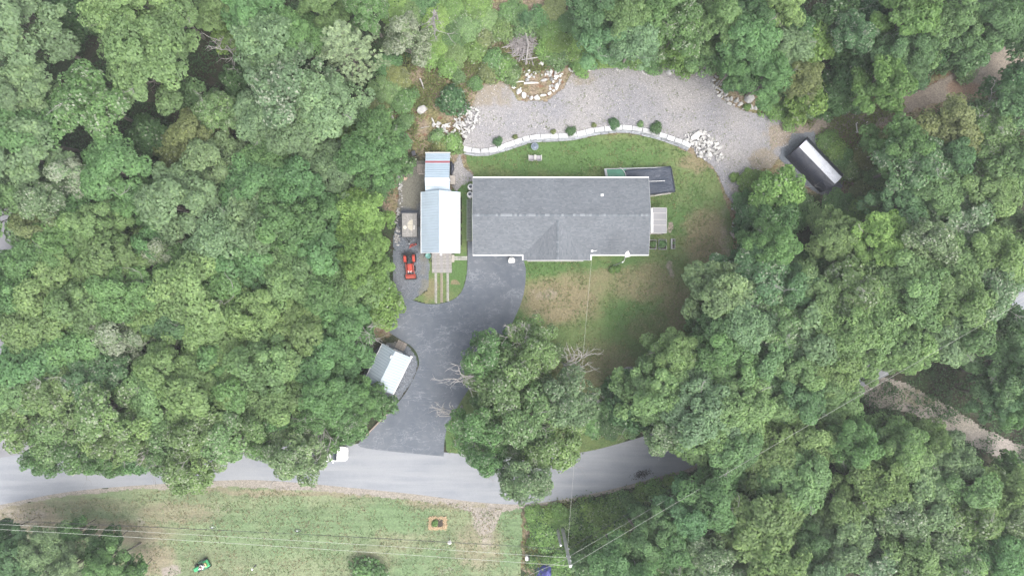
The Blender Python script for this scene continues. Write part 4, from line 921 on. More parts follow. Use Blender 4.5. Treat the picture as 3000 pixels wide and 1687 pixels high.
loc(MB().add([(p.x, p.y, zp - .12) for p in [inn[0], inn[0].lerp(inn[1], .32), inn[3].lerp(inn[2], .32), inn[3]]], [(0, 1, 2, 3)])).build('water', mat('green_pool_water', (.03, .14, .085), .12, var=.25, sc=.8), pl)
cv = thing('pool_cover', (P(1920, 530).x, P(1920, 530).y, zp), 'dark blue-black pool cover tarp with a sagging wet middle', 'tarp')
M_TARP = m_fabric('blue_black_tarp', (.024, .034, .056), .55)
Ac = [P(1829, 497, zp), P(1967, 485, zp), P(1981, 562, zp), P(1832, 579, zp)]
vv = []; n1, n2 = 30, 18
for i in range(n1 + 1):
    for j in range(n2 + 1):
        u, v = i / n1, j / n2; p = (Ac[0] * (1 - u) + Ac[1] * u) * (1 - v) + (Ac[3] * (1 - u) + Ac[2] * u) * v
        sag = .24 * math.exp(-(((u - .70) / .15) ** 2 + ((v - .42) / .24) ** 2)); fold = .05 * (nz(u * 14 + v * 9, v * 6 - u * 2, 5) - .5) * (1 if u < .75 else .4)
        ed = min(u, 1 - u, v, 1 - v); z = zp + .10 - sag + fold
        if ed <= 0: z = zp - .28
        vv.append((p.x, p.y, z))
loc(MB().add(vv, [(i * (n2 + 1) + j, i * (n2 + 1) + j + 1, (i + 1) * (n2 + 1) + j + 1, (i + 1) * (n2 + 1) + j) for i in range(n1) for j in range(n2)])).build('sheet', M_TARP, cv, smooth=True)
loc(MB().tube([P(1967, 492, zp + .02), P(1978, 556, zp + .02), P(1972, 562, zp + .02), P(1905, 571, zp + .02)], .05, 6)).build('edge_rope', M_TENTB, cv)
pole = thing('pool_pole', P(1925, 531, zp + .1), 'pale pole lying across the pool cover', 'pole'); loc(MB().tube([P(1890, 532, zp + .12), P(1948, 530, zp + .12)], .035, 8)).build('rod', M_STEEL, pole)
bp = thing('board_pile', P(1930, 570, .1), 'pale boards leaning along the lower pool edge', 'boards')
for k, (a, c) in enumerate((((1903, 572), (1948, 564)), ((1905, 575), (1965, 567)), ((1920, 572), (1970, 563)))):
    o = loc(MB().tube([P(a[0], a[1], .5 + .1 * k), P(c[0], c[1], .5 + .1 * k)], .05, 4)).build('board', M_WOODT, bp); setcol(o, (.42, .40, .37))
arc = thing('garden_hose', P(1828, 505, zp), 'pale hose curving over the green end of the pool', 'hose'); loc(MB().tube([P(1806, 496, zp + .05), P(1818, 492, zp + .1), P(1827, 500, zp + .08), P(1833, 510, zp + .05), P(1834, 520, zp + .05)], .03, 6)).build('hose_pipe', M_STEEL, arc)

ze = 2.1
pq = [(P(1905, 609, ze), P(1952.5, 609, ze)), (P(1905, 683, ze), P(1955.5, 682, ze))]
po = thing('side_porch', (P(1930, 646).x, P(1930, 646).y, 0), 'small porch with flat grey panel roof and white frame on the right house wall', 'porch')
x0, x1 = pq[0][0].x + .25, pq[0][1].x; y1, y0 = pq[0][0].y, pq[1][0].y
ysp = [y0, P(0, 660, ze).y, P(0, 643.5, ze).y, P(0, 624.5, ze).y, y1]
M_POLY = m_metal('clouded_roof_panel', (.165, .165, .175), .12, .3)
for k in range(4): loc(MB().add([(x0, ysp[k] + .03, ze + .12), (x1, ysp[k] + .03, ze - .02), (x1, ysp[k + 1] - .03, ze - .02), (x0, ysp[k + 1] - .03, ze + .12), (x0, ysp[k] + .03, ze + .09), (x1, ysp[k] + .03, ze - .05), (x1, ysp[k + 1] - .03, ze - .05), (x0, ysp[k + 1] - .03, ze + .09)], [(0, 1, 2, 3), (7, 6, 5, 4), (0, 4, 5, 1), (1, 5, 6, 2), (2, 6, 7, 3), (3, 7, 4, 0)])).build('roof_panel', M_POLY, po)
M_PTRIM = mat('grey_white_trim', (.34, .335, .32), .6, var=.1)
for k in range(5): loc(MB().add([(x0, ysp[k] - .03, ze + .14), (x1, ysp[k] - .03, ze + .0), (x1, ysp[k] + .03, ze + .0), (x0, ysp[k] + .03, ze + .14), (x0, ysp[k] - .03, ze + .04), (x1, ysp[k] - .03, ze - .1), (x1, ysp[k] + .03, ze - .1), (x0, ysp[k] + .03, ze + .04)], [(0, 1, 2, 3), (7, 6, 5, 4), (0, 4, 5, 1), (1, 5, 6, 2), (2, 6, 7, 3), (3, 7, 4, 0)])).build('rafter', M_PTRIM if k in (0, 4) else M_PTRIM, po)
loc(MB().box(x0 - .18, x0 - .02, y0, y1 - .05, ze + .05, ze + .2)).build('ledger', M_WHITE, po); loc(MB().box(x1, x1 + .06, y0, y1, ze - .12, ze + .01)).build('fascia', M_PTRIM, po)
loc(MB().box(x0 - .02, x0 + .05, y0 + .1, y1 - .6, ze + .15, ze + .2)).build('flashing', M_WHITE, po)
for (x, y) in ((x1 - .08, y0 + .06), (x1 - .08, y1 - .06), (x1 - .08, (y0 + y1) / 2)): loc(MB().box(x - .05, x + .05, y - .05, y + .05, 0, ze - .06)).build('post', M_PTRIM, po)
nb = 12
for i in range(nb):
    w_ = (y1 - y0) / nb; o = loc(MB().box(hx1 - .4, x1 - .05, y0 + i * w_ + .008, y0 + (i + 1) * w_ - .008, .2, .24)).build('deck_board', M_WOODT, po); setcol(o, (.3, .28, .26))
loc(MB().box(hx1 - .3, x1 - .1, y0 + .05, y1 - .05, 0, .19)).build('deck_base', M_BROWN, po)

M_SOIL = mat('dark_soil', (.045, .036, .028), .95, var=.4, sc=6)
BEDS = ((1901, 1923, 702, 730, 'left raised vegetable bed, partly under the roof edge'), (1930, 1953, 701, 731, 'middle raised vegetable bed full of green plants'), (1966, 1978, 699, 729, 'narrow right-hand raised bed with pale wooden frame'))
beds = []
for (a, c, d, e, lab) in BEDS:
    p0, p1 = P(a, e, .3), P(c, d, .3)
    t_ = thing('raised_bed', ((p0.x + p1.x) / 2, (p0.y + p1.y) / 2, 0), lab, 'garden bed', 'raised beds beside the house'); beds.append((t_, p0, p1))
    for (xa, xb, ya, yb) in ((p0.x, p1.x, p0.y, p0.y + .05), (p0.x, p1.x, p1.y - .05, p1.y), (p0.x, p0.x + (.16 if a > 1960 else .05), p0.y + .05, p1.y - .05), (p1.x - .05, p1.x, p0.y + .05, p1.y - .05)):
        o = loc(MB().box(xa, xb, ya, yb, 0, .32)).build('side_board', M_WOODT, t_); setcol(o, (.30, .31, .30))
    loc(MB().box(p0.x + .04, p1.x - .04, p0.y + .04, p1.y - .04, 0, .24)).build('soil', M_SOIL, t_)

fl = thing('flagpole', P(1797, 778), 'tall white flagpole with a blown white flag on the front lawn', 'flagpole')
top = P(1824, 768, 7.4); base = P(1797, 778)
MB().tube([(0, 0, 0), (top.x - base.x, top.y - base.y, 7.4)], [.06, .035], 8).build('pole', M_STEEL, fl); MB().lathe((top.x - base.x, top.y - base.y, 7.42), [(.03, -.06), (.08, 0), (.03, .08)], 10).build('finial', M_WHITE, fl)
vv = []; n1, n2 = 16, 8
for i in range(n1 + 1):
    for j in range(n2 + 1):
        u, v = i / n1, j / n2; a = P(1825, 766, 7.3); e = P(1840, 733, 6.8); sw_ = .5 * u ** .5
        d = (e - a); s_ = Vector((d.y, -d.x, 0)).normalized()
        p = a + d * u * (1 - .22 * v) + s_ * (v * .36 * (u * 1.6) ** .8 + .13 * math.sin(u * 7 + v)) + Vector((0, 0, -v * 1.0 - .25 * u + .06 * math.sin(u * 9)))
        vv.append(p - base)
MB().add(vv, [(i * (n2 + 1) + j, i * (n2 + 1) + j + 1, (i + 1) * (n2 + 1) + j + 1, (i + 1) * (n2 + 1) + j) for i in range(n1) for j in range(n2)]).build('flag', mat('white_cloth', (.62, .60, .58), .8, var=.06), fl, smooth=True)

# ------------------------------------------------------------------ utility pole and wires
M_POLE = mat('weathered_pole', (.46, .45, .43), .9, var=.25, sc=2, fine=10); M_WIRE = mat('aluminium_wire', (.46, .47, .42), .5, var=.1); M_CABLE = mat('black_cable', (.035, .036, .04), .6, var=.2)
pb = P(1647, 1543); up = thing('utility_pole', pb, 'tall weathered utility pole rising from the roadside thicket', 'utility pole')
MB().tube([(0, 0, -.1), (0, 0, 11.6)], [.21, .15], 12).build('post', M_POLE, up)
MB().lathe((0.05, -.02, 10.1), [(.09, -.12), (.16, -.1), (.16, .1), (.09, .14)], 12).build('insulator_bracket', M_STEEL, up)
for z_, s_ in ((9.35, .18), (11.5, .14), (9.1, -.18), (7.1, .2)): MB().lathe((s_, .1, z_), [(.03, -.1), (.06, -.05), (.06, .05), (.03, .1)], 10).build('insulator', M_WHITE, up)
sb = P(1633, 1545); stp = thing('pole_stub', sb, 'shorter cut-off pole standing left of the utility pole', 'pole'); MB().tube([(0, 0, -.1), (0, 0, 5.6)], [.16, .14], 12).build('post', M_POLE, stp); MB().lathe((0, 0, 5.6), [(.14, 0), (.05, .05)], 12).build('cap', M_STEEL, stp)
def wire(name, a, c, r_, sag, m, label, n=28):
    a, c = Vector(a), Vector(c); t_ = thing(name, (a + c) / 2, label, 'wire', 'overhead wires')
    pts = [a.lerp(c, i / n) - Vector((0, 0, sag * 4 * (i / n) * (1 - i / n))) for i in range(n + 1)]
    loc(MB().tube(pts, r_, 5)).build('strand', m, t_); return pts
pt_ = lambda z_: pb + Vector((0, 0, z_))
wire('overhead_wire', pt_(9.35), P(-260, 1522, 9.6), .013, .45, M_WIRE, 'upper of two pale wires crossing the meadow to the left')
wire('overhead_wire', pt_(11.5), P(-260, 1535, 11.6), .013, .35, M_WIRE, 'lower of two pale wires crossing the meadow to the left')
lc = wire('cable_bundle', pt_(7.1), P(-260, 1512, 7.6), .015, .6, M_CABLE, 'dark upper cable above the pale wires over the meadow')
wire('cable_bundle', pt_(6.8), P(-260, 1516, 7.2), .015, .6, M_CABLE, 'dark lower cable just above the pale wires over the meadow')
wire('overhead_wire', pt_(9.1), P(3160, 778, 9.4), .011, .5, M_WIRE, 'upper pale wire running right from the pole over the thicket')
wire('overhead_wire', pt_(11.4), P(3160, 790, 11.5), .011, .4, M_WIRE, 'lower pale wire running right from the pole over the thicket')
wire('cable_bundle', pt_(7.2), P(3160, 764, 7.6), .014, .7, M_CABLE, 'dark upper cable running right from the pole toward the trees')
wire('cable_bundle', pt_(6.9), P(3160, 768, 7.2), .014, .7, M_CABLE, 'dark lower cable running right from the pole toward the trees')
wire('service_wire', pt_(7.6), P(1734, 750, 3.1), .011, .5, M_WIRE, 'single service wire from the pole across the lawn to the house')
wire('guy_wire', pt_(9.4), P(1480, 1715, .0), .013, .05, M_WIRE, 'slanting guy wire left of the pole over the blue tarp')
for (px, py, lab) in ((622, 1543, 'left cable slack loop hanging over the meadow'), (871, 1553, 'right cable slack loop hanging over the meadow')):
    p = P(px, py, 7.3); t_ = thing('cable_loop', p, lab, 'cable loop', 'cable slack loops')
    MB().tube([(.28 * math.cos(a) * (1.2 if math.cos(a) > 0 else 1), .2 * math.sin(a), .12 * math.sin(a)) for a in [2 * math.pi * i / 18 for i in range(19)]], .035, 5).build('ring', M_CABLE, t_)
    MB().cbox((0, -.04, .02), (.2, .1, .05)).build('clamp', M_STEEL, t_)

# ------------------------------------------------------------------ granite retaining wall
rw = thing('retaining_wall', P(1690, 400), 'curved white granite block retaining wall between gravel yard and lawn', 'wall'); rr = random.Random(12)
wp = smooth([tuple(P(a, b, TER + .08))[:2] for a, b in WALL], 8, False)
seg = [0.0]
for i in range(1, len(wp)): seg.append(seg[-1] + math.hypot(wp[i][0] - wp[i - 1][0], wp[i][1] - wp[i - 1][1]))
def along(s_):
    s_ = max(0, min(seg[-1], s_)); i = max(1, min(len(seg) - 1, int(np.searchsorted(seg, s_)))); t = (s_ - seg[i - 1]) / max(1e-6, seg[i] - seg[i - 1])
    p = Vector((*wp[i - 1], 0)).lerp(Vector((*wp[i], 0)), t); d = (Vector((*wp[i], 0)) - Vector((*wp[i - 1], 0))).normalized(); return p, Vector((d.y, -d.x, 0))
for (z0, z1, of, dp, lmin, lmax, nm) in ((0, .215, .30, .34, .9, 1.9, 'stone'), (.222, .44, .21, .34, .8, 1.7, 'stone'), (.447, .665, .12, .36, .7, 1.6, 'stone'), (.672, .90, 0, .54, .8, 1.25, 'cap_stone')):
    s_ = -rr.random() * .4 if nm == 'stone' else 0
    while s_ < seg[-1] - .15:
        L = rr.uniform(lmin, lmax); a0, a1 = max(0, s_) + .035, min(s_ + L, seg[-1]) - .035; s_ += L
        if a1 - a0 < .15: continue
        pa, na_ = along(a0); pb_, nb_ = along(a1); j = rr.uniform(-.025, .025)
        fr = (of + dp / 2 if nm == 'stone' else .27) + j; bk = -.27 if nm != 'stone' else fr - dp
        vv = [pa + na_ * fr, pb_ + nb_ * (fr + rr.uniform(-.02, .02)), pb_ + nb_ * bk, pa + na_ * (bk + rr.uniform(-.03, .03))]
        dz = rr.uniform(-.012, .012)
        o = loc(MB().prism([(v.x, v.y) for v in vv], z0, z1 + (dz if nm != 'stone' else 0))).build(nm, M_STONE, rw, .012)
        c = rr.choice([.42, .48, .52, .37]); setcol(o, (c * .985, c, c * 1.01) if nm != 'stone' else (c * .66, c * .69, c * .74))

# ------------------------------------------------------------------ rocks
def rock_mesh(seed, sub=2):
    r = random.Random(seed); bm = bmesh.new(); bmesh.ops.create_icosphere(bm, subdivisions=sub, radius=1.0)
    pls = [(Vector((r.gauss(0, 1), r.gauss(0, 1), r.gauss(0, .7))).normalized(), r.uniform(.42, .78)) for _ in range(11)] + [(Vector((0, 0, 1)), r.uniform(.5, .8))]
    for v in bm.verts:
        for n, d in pls:
            k = v.co.dot(n) - d
            if k > 0: v.co -= n * k * .98
        v.co *= 1 + r.uniform(-.04, .04)
    me = bpy.data.meshes.new('rock'); bm.to_mesh(me); bm.free(); me.materials.append(M_STONE); return me
ROCKS = [rock_mesh(i) for i in range(10)]
def rock(parent, px, py, w, h, c, rot=None, z=None, hgt=.55, name='stone', r=rr):
    """w,h in photo pixels"""
    g = G(px, py); o = obj(name, r.choice(ROCKS), None, parent)
    a, b = PL(w) / 2 * 1.36, PL(h) / 2 * 1.36; hh_ = hgt * min(a, b) * 1.3
    o.location = (g - off) if parent else g
    o.location.z = (g.z + (z if z is not None else hh_ * .35)) - (off.z if parent else 0)
    o.scale = (a, b, hh_); o.rotation_euler = (0, 0, rot if rot is not None else r.uniform(-.3, .3)); c *= .72; setcol(o, (c, c * .985, c * .95)); return o
rg = thing('stone_ring', G(1570, 250), 'half-round ring of white stones with driftwood at the gravel edge', 'stone ring')
for (x, y, w, h, c) in [(1500, 232, 5, 9, .7), (1503, 246, 9, 11, .72), (1506, 256, 17, 9, .75), (1521, 269, 17, 14, .78), (1536, 280, 18, 16, .78), (1557, 287, 15, 12, .6), (1575, 288, 16, 16, .78), (1592, 280, 17, 10, .68), (1610, 274, 14, 10, .74), (1622, 266, 9, 7, .74), (1631, 253, 14, 22, .78), (1613, 262, 11, 9, .62),
    (1619, 252, 7, 12, .38), (1611, 253, 7, 9, .5), (1630, 225, 14, 11, .76), (1621, 240, 10, 8, .7), (1627, 232, 9, 7, .72), (1616, 234, 13, 15, .3), (1627, 215, 10, 13, .5), (1615, 211, 12, 14, .7), (1598, 218, 8, 9, .6), (1587, 221, 8, 7, .62), (1607, 219, 7, 9, .6), (1637, 207, 13, 20, .42), (1647, 205, 8, 9, .55), (1646, 217, 7, 6, .72), (1642, 223, 9, 8, .7), (1641, 236, 9, 9, .5),
    (1595, 235, 25, 9, .46), (1544, 219, 14, 9, .7), (1550, 209, 8, 12, .62), (1551, 226, 10, 10, .72), (1557, 220, 8, 9, .5), (1564, 226, 8, 9, .45), (1568, 213, 14, 11, .6), (1525, 259, 7, 6, .72), (1535, 211, 6, 6, .5), (1597, 203, 6, 5, .6), (1580, 212, 5, 5, .6), (1573, 281, 6, 6, .6), (1547, 283, 6, 6, .5), (1638, 246, 7, 14, .42), (1604, 211, 9, 10, .42), (1612, 222, 10, 9, .46), (1545, 236, 14, 11, .4)]: rock(rg, x, y, w, h, c)
for (a, c, r_, lab) in (((1535, 245), (1577, 243), .13, 'pale driftwood log inside the stone ring, on the right'), ((1508, 242), (1535, 239), .08, 'thinner pale driftwood log inside the stone ring, on the left')):
    p, q_ = G(*a, .2), G(*c, .2); t_ = thing('driftwood_log', (p + q_) / 2, lab, 'log'); loc(MB().tube([p, p.lerp(q_, .5) + Vector((0, .03, .03)), q_], [r_, r_ * .9, r_ * .6], 8)).build('stem', mat('bleached_wood', (.58, .555, .52), .85), t_)
r2 = thing('rock_border', G(2150, 285), 'curved border of grey rocks at the right edge of the gravel yard', 'rock border')
for (x, y, w, h, c) in [(2097, 225, 9, 10, .45), (2092, 235, 11, 9, .58), (2101, 227, 7, 7, .6), (2100, 247, 9, 9, .55), (2113, 249, 8, 7, .6), (2090, 251, 10, 12, .56), (2098, 257, 9, 10, .58), (2106, 260, 9, 9, .45), (2113, 265, 10, 9, .5), (2101, 270, 11, 9, .45), (2113, 273, 9, 9, .52), (2106, 280, 13, 11, .64), (2127, 277, 15, 12, .42), (2115, 284, 9, 11, .42), (2132, 291, 10, 19, .42), (2143, 290, 12, 12, .48), (2138, 304, 19, 8, .48), (2157, 297, 16, 13, .50), (2169, 306, 19, 12, .56),
    (2185, 316, 20, 11, .5), (2202, 316, 13, 20, .5), (2214, 318, 12, 18, .5), (2226, 304, 17, 8, .52), (2228, 313, 11, 9, .46), (2245, 311, 26, 15, .30), (2264, 300, 23, 12, .42), (2105, 240, 8, 7, .48), (2118, 262, 7, 6, .55), (2084, 245, 7, 7, .5), (2124, 290, 8, 8, .4), (2150, 308, 8, 8, .42), (2161, 289, 7, 6, .5), (2094, 268, 8, 7, .5), (2246, 300, 10, 8, .4)]: rock(r2, x, y, w, h, c)
def heap(name, label, cat, ctr, poly, n, s0, s1, big, cols, seed, elong=1.6, zmax=.4):
    t_ = thing(name, G(*ctr), label, cat); r = random.Random(seed); q_ = np.array(poly, float)
    for b_ in big: rock(t_, *b_, r=r)
    k = 0
    while k < n:
        x, y = r.uniform(q_[:, 0].min(), q_[:, 0].max()), r.uniform(q_[:, 1].min(), q_[:, 1].max())
        dd_ = float(poly_sd(np.array([x]), np.array([y]), poly)[0])
        if dd_ < 1: continue
        s_ = s0 + (s1 - s0) * r.random() ** 1.6; rock(t_, x, y, s_ * r.uniform(1, elong), s_, r.choice(cols), r.uniform(0, 3.1), min(zmax, dd_ * .012) + .05, r=r); k += 1
    return t_
heap('rock_pile', 'heap of pale rocks at the right end of the granite wall', 'rock pile', (2070, 435), [(1995, 400), (2030, 385), (2060, 380), (2090, 410), (2105, 430), (2125, 460), (2110, 475), (2070, 472), (2045, 462), (2030, 450), (2030, 430), (2010, 416)], 150, 4, 10,
     [(2035, 399, 32, 21, .66, .62), (2077, 455, 24, 22, .62), (2066, 439, 28, 11, .48, .1), (2057, 428, 13, 12, .56), (2039, 419, 13, 14, .7), (2077, 411, 12, 10, .72, -.4), (2099, 421, 12, 10, .72), (2053, 412, 12, 19, .34), (2105, 464, 18, 16, .46), (2052, 448, 14, 11, .7), (2106, 432, 20, 11, .5), (2015, 412, 13, 11, .52), (2058, 398, 8, 10, .7), (2112, 453, 12, 9, .6)], [.66, .58, .5, .42, .36, .62], 21)
heap('rubble_heap', 'strip of long pale rubble stones left of the gravel yard', 'rubble', (1330, 370), [(1262, 346), (1290, 360), (1325, 366), (1340, 340), (1356, 308), (1380, 292), (1402, 310), (1412, 345), (1400, 376), (1372, 396), (1330, 404), (1290, 398), (1270, 380)], 175, 3.5, 8,
     [(1303, 369, 15, 11, .66), (1352, 333, 20, 13, .68, -.4), (1362, 400, 20, 12, .5, -.6), (1345, 360, 10, 16, .42), (1395, 338, 8, 5, .74), (1405, 338, 8, 5, .74)], [.62, .55, .44, .34, .58], 22, 3.0, .25)
heap('stone_edging', 'low row of flat stones along the right gravel edge', 'stone edging', (2195, 540), [(2175, 520), (2195, 500), (2230, 496), (2215, 515), (2205, 545), (2206, 572), (2188, 575), (2184, 545)], 26, 5, 11, [(2203, 520, 10, 11, .5), (2196, 532, 11, 13, .5), (2193, 544, 12, 16, .46), (2198, 558, 16, 12, .46), (2221, 507, 7, 8, .64), (2170, 575, 6, 26, .62, -.35), (2147, 612, 9, 8, .55), (2162, 616, 14, 16, .4), (2148, 653, 6, 10, .5), (2146, 664, 6, 6, .5)], [.42, .5, .36, .46], 23)
heap('rubble_strip', 'long narrow strip of mixed rubble along the left of the gravel lane', 'rubble', (1170, 620), [(1166, 530), (1178, 530), (1180, 620), (1172, 720), (1156, 720), (1156, 640), (1168, 600)], 95, 3, 7, [], [.42, .36, .5, .3, .55], 24, 1.8, .12)
for (x, y, w, h, c, rot, lab) in [(1238, 322, 28, 32, .5, .5, 'large pale boulder with mossy top in the brown scrub'), (1726, 200, 28, 16, .64, .1, 'white boulder under bushes at the top gravel edge'), (1856, 198, 42, 14, .5, -.42, 'long flat grey boulder slab at the top gravel edge'), (1963, 207, 30, 26, .60, .3, 'square pale boulder at the top right of the gravel'),
    (1586, 187, 17, 14, .66, .3, 'pale boulder between brush pile and stone ring'), (2195, 288, 32, 30, .5, .3, 'large jagged boulder inside the right rock border'), (1165, 521, 15, 14, .30, 0, 'grey boulder at the forest edge left of carport'), (1185, 523, 18, 13, .34, .3, 'pinkish brown boulder at the forest edge left of carport'),
    (1832, 1096, 44, 40, .30, .6, 'big grey boulder at the lower lawn corner beneath trees'), (1750, 1176, 34, 20, .30, .1, 'flat blue-grey boulder at the bottom tip of the lawn'), (1737, 170, 14, 20, .42, .3, 'grey boulder in the gravel notch under the top bushes'), (1130, 535, 10, 9, .66, 0, 'small white boulder in undergrowth left of the gravel lane'), (1583, 43, 10, 14, .4, 0, 'small grey boulder high up among the top scrub')]:
    off = Vector((0, 0, 0)); o = rock(None, x, y, w, h, c, rot, hgt=.6, name='boulder'); tag(o, lab, 'boulder')
    if 'pinkish' in lab: setcol(o, (.38, .28, .22))
for k, (x, y, lab) in enumerate([(1678, 201, 'round stone planter ring left of the white boulder'), (1816, 199, 'round stone planter ring left of the boulder slab'), (1893, 208, 'round stone planter ring right of the boulder slab')]):
    t_ = thing('stone_planter', G(x, y), lab, 'planter', 'stone planters along the gravel')
    for i in range(7):
        a = math.pi * (1.0 + i / 6.0); rock(t_, x + 11 * math.cos(a), y - 9 * math.sin(a), 7, 5.5, .62 - .04 * k, a)
for (px, py, lab) in []: pass

# ------------------------------------------------------------------ small yard things
def pallet(name, px, py, w, d, rz, n, cols, label, cat, z=.14, along_x=True):
    g = G(px, py); t_ = thing(name, g, label, cat, rz=rz); L, D = PL(w), PL(d); r = random.Random(int(px))
    for i in range(n):
        c = r.uniform(*cols); st = D / n; b = MB().box(-L / 2, L / 2, -D / 2 + i * st + .012, -D / 2 + (i + 1) * st - .02, z - .025, z)
        o = b.build('slat', M_WOODT, t_); setcol(o, (c, c * .9, c * .8))
    for x in (-L / 2 + .05, 0, L / 2 - .05): o = MB().box(x - .04, x + .04, -D / 2, D / 2, 0, z - .027).build('bearer', M_WOODT, t_); setcol(o, (.15, .13, .11))
    return t_
pallet('pallet_stack', 1236, 496, 25, 25, 0, 9, (.24, .30), 'tan slatted pallet beside the carport', 'pallet', .5)
o = thing('timber_baulk', G(1237, 510), 'pale timber lying below the tan pallet by the carport', 'timber'); MB().cbox((0, 0, .1), (.82, .16, .18), .03).build('beam', M_BOARD, o)
pallet('broken_pallet', 2404, 428, 26, 30, -.15, 5, (.11, .16), 'dark brown broken pallet behind the tent', 'pallet', .2)
pallet('slatted_rack', 2149, 685, 22, 20, .62 + math.pi / 2, 6, (.26, .36), 'weathered grey slatted rack leaning at the right lawn edge', 'rack', .3)
wr = thing('white_rack', G(2524, 375), 'white U-shaped wooden rack frame beside the dirt track', 'rack')
for (a, c) in (((2508, 362), (2512, 388)), ((2538, 359), (2542, 385)), ((2507, 388), (2542, 385))):
    p, q_ = G(*a, .3), G(*c, .3); loc(MB().tube([p, q_], .07, 4)).build('rail', mat('white_rail', (.5, .47, .45), .7), wr)
for (x, y) in ((2508, 362), (2513, 388), (2538, 359), (2542, 385)): p = G(x, y); loc(MB().box(p.x - .05, p.x + .05, p.y - .05, p.y + .05, p.z, p.z + .32)).build('foot', mat('white_rail', (.5, .47, .45), .7), wr)
wbx = thing('storage_box', P(1327, 530), 'tan covered storage box against the right side of the carport', 'box'); MB().cbox((0, 0, .35), (.6, 1.0, .7)).build('body', mat('tan_canvas', (.33, .30, .27), .9), wbx, .04); MB().cbox((0, .38, .74), (.56, .26, .1)).build('lid_roll', mat('tan_canvas', (.33, .30, .27), .9), wbx, .03)
tb = thing('black_tarp', P(1322, 490), 'black tarp bundle sticking out of the right side of the carport', 'tarp'); vv = []
loc(MB().tube([P(1320, 474, .3), P(1325, 484, .4), P(1325, 497, .4), P(1321, 512, .3)], [.12, .24, .24, .1], 8)).build('bundle', M_TENTB, tb, smooth=True)
bn = thing('black_bin', G(1214, 452), 'small black bin at the forest edge above the pallet', 'bin', rz=.3); MB().cbox((0, 0, .3), (.4, .5, .6)).build('body', M_BLACK, bn, .03); MB().cbox((0, 0, .63), (.44, .54, .05)).build('lid', mat('dark_grey_lid', (.05, .05, .06), .5), bn)
bn = thing('black_drum', G(1180, 509), 'black drum lying by the two boulders left of the carport', 'drum', rz=.5); MB().lathe((0, 0, .32), [(.28, -.45), (.3, -.43), (.3, .43), (.28, .45)], 16, 'X').build('body', M_BLACK, bn); MB().lathe((0, 0, .32), [(.31, -.15), (.32, -.13), (.32, -.1), (.31, -.08)], 16, 'X').build('hoop', M_STEEL, bn)
bt = thing('blue_tarp', P(1592, 1680), 'royal blue tarp over a heap at the bottom edge', 'tarp'); vv = []; n1, n2 = 16, 16
A4 = [P(1565, 1668), P(1612, 1640), P(1634, 1672), P(1590, 1730)]
for i in range(n1 + 1):
    for j in range(n2 + 1):
        u, v = i / n1, j / n2; p = (A4[0] * (1 - u) + A4[1] * u) * (1 - v) + (A4[3] * (1 - u) + A4[2] * u) * v; ed = min(u, 1 - u, v, 1 - v)
        vv.append((p.x + .12 * (nz(u * 5, v * 5, 1) - .5), p.y + .12 * (nz(u * 5, v * 5, 2) - .5), .03 + .75 * min(1, ed * 3.2) * (.7 + .6 * nz(u * 4, v * 4, 7)) + .1 * nz(u * 11, v * 11, 9)))
loc(MB().add(vv, [(i * (n2 + 1) + j, i * (n2 + 1) + j + 1, (i + 1) * (n2 + 1) + j + 1, (i + 1) * (n2 + 1) + j) for i in range(n1) for j in range(n2)])).build('sheet', m_fabric('blue_tarp', (.045, .05, .21), .5), bt)
mbx = thing('utility_box', P(1545, 1628), 'white and black utility box left of the utility pole', 'box'); MB().cbox((-.08, 0, .4), (.3, .5, .8)).build('body', M_WHITE, mbx, .03); MB().cbox((.18, .02, .42), (.16, .5, .84)).build('side_panel', M_BLACK, mbx, .02)
gp = thing('garden_post', P(1319, 1580), 'white capped post on the meadow under the wires', 'post'); MB().lathe((0, 0, 0), [(.04, 0), (.04, .9)], 8).build('post', M_WHITE, gp); MB().lathe((0, .02, .9), [(.2, 0), (.24, .06), (.16, .16), (.03, .2)], 12).build('cap', mat('pale_cap', (.5, .49, .48), .6), gp); MB().cbox((0, -.28, .03), (.08, .5, .05)).build('foot', M_WHITE, gp)
lm = thing('solar_lamp', P(744, 1661), 'small white-topped black garden lamp standing on the meadow', 'lamp'); MB().tube([(0, 0, 0), (.0, 0, .5)], .035).build('stem', M_BLACK, lm); MB().lathe((0, 0, .5), [(.06, 0), (.12, .05), (.12, .12), (.04, .17)], 12).build('cap', M_WHITE, lm); MB().cbox((.18, .2, .05), (.16, .3, .09), -.6).build('battery_box', M_BLACK, lm)
fb = thing('straw_bed', P(1283, 1531), 'small flower bed with a straw border on the meadow', 'flower bed'); b = MB(); r = random.Random(5); M_STRAW = mat('straw', (.42, .31, .19), .9, var=.25)
for i in range(420):
    a = r.uniform(0, 6.28); k = .75 + .45 * r.random(); x, y = .98 * k * max(-.9, min(.9, 1.25 * math.cos(a))), .72 * k * max(-.85, min(.85, 1.25 * math.sin(a))); an = r.uniform(0, 3.1); L = r.uniform(.1, .22); z = r.uniform(.03, .14)
    b.add([(x - L * math.cos(an), y - L * math.sin(an), z), (x + L * math.cos(an), y + L * math.sin(an), z + .03), (x + L * math.cos(an) - .03 * math.sin(an), y + L * math.sin(an) + .03 * math.cos(an), z + .04), (x - L * math.cos(an) - .03 * math.sin(an), y - L * math.sin(an) + .03 * math.cos(an), z + .02)], [(0, 1, 2, 3)])
o = b.build('straw', M_STRAW, fb); o['kind'] = 'stuff'; MB().prism([(.7 * math.cos(6.28 * i / 14), .5 * math.sin(6.28 * i / 14)) for i in range(14)], 0, .08).build('soil', M_SOIL, fb)
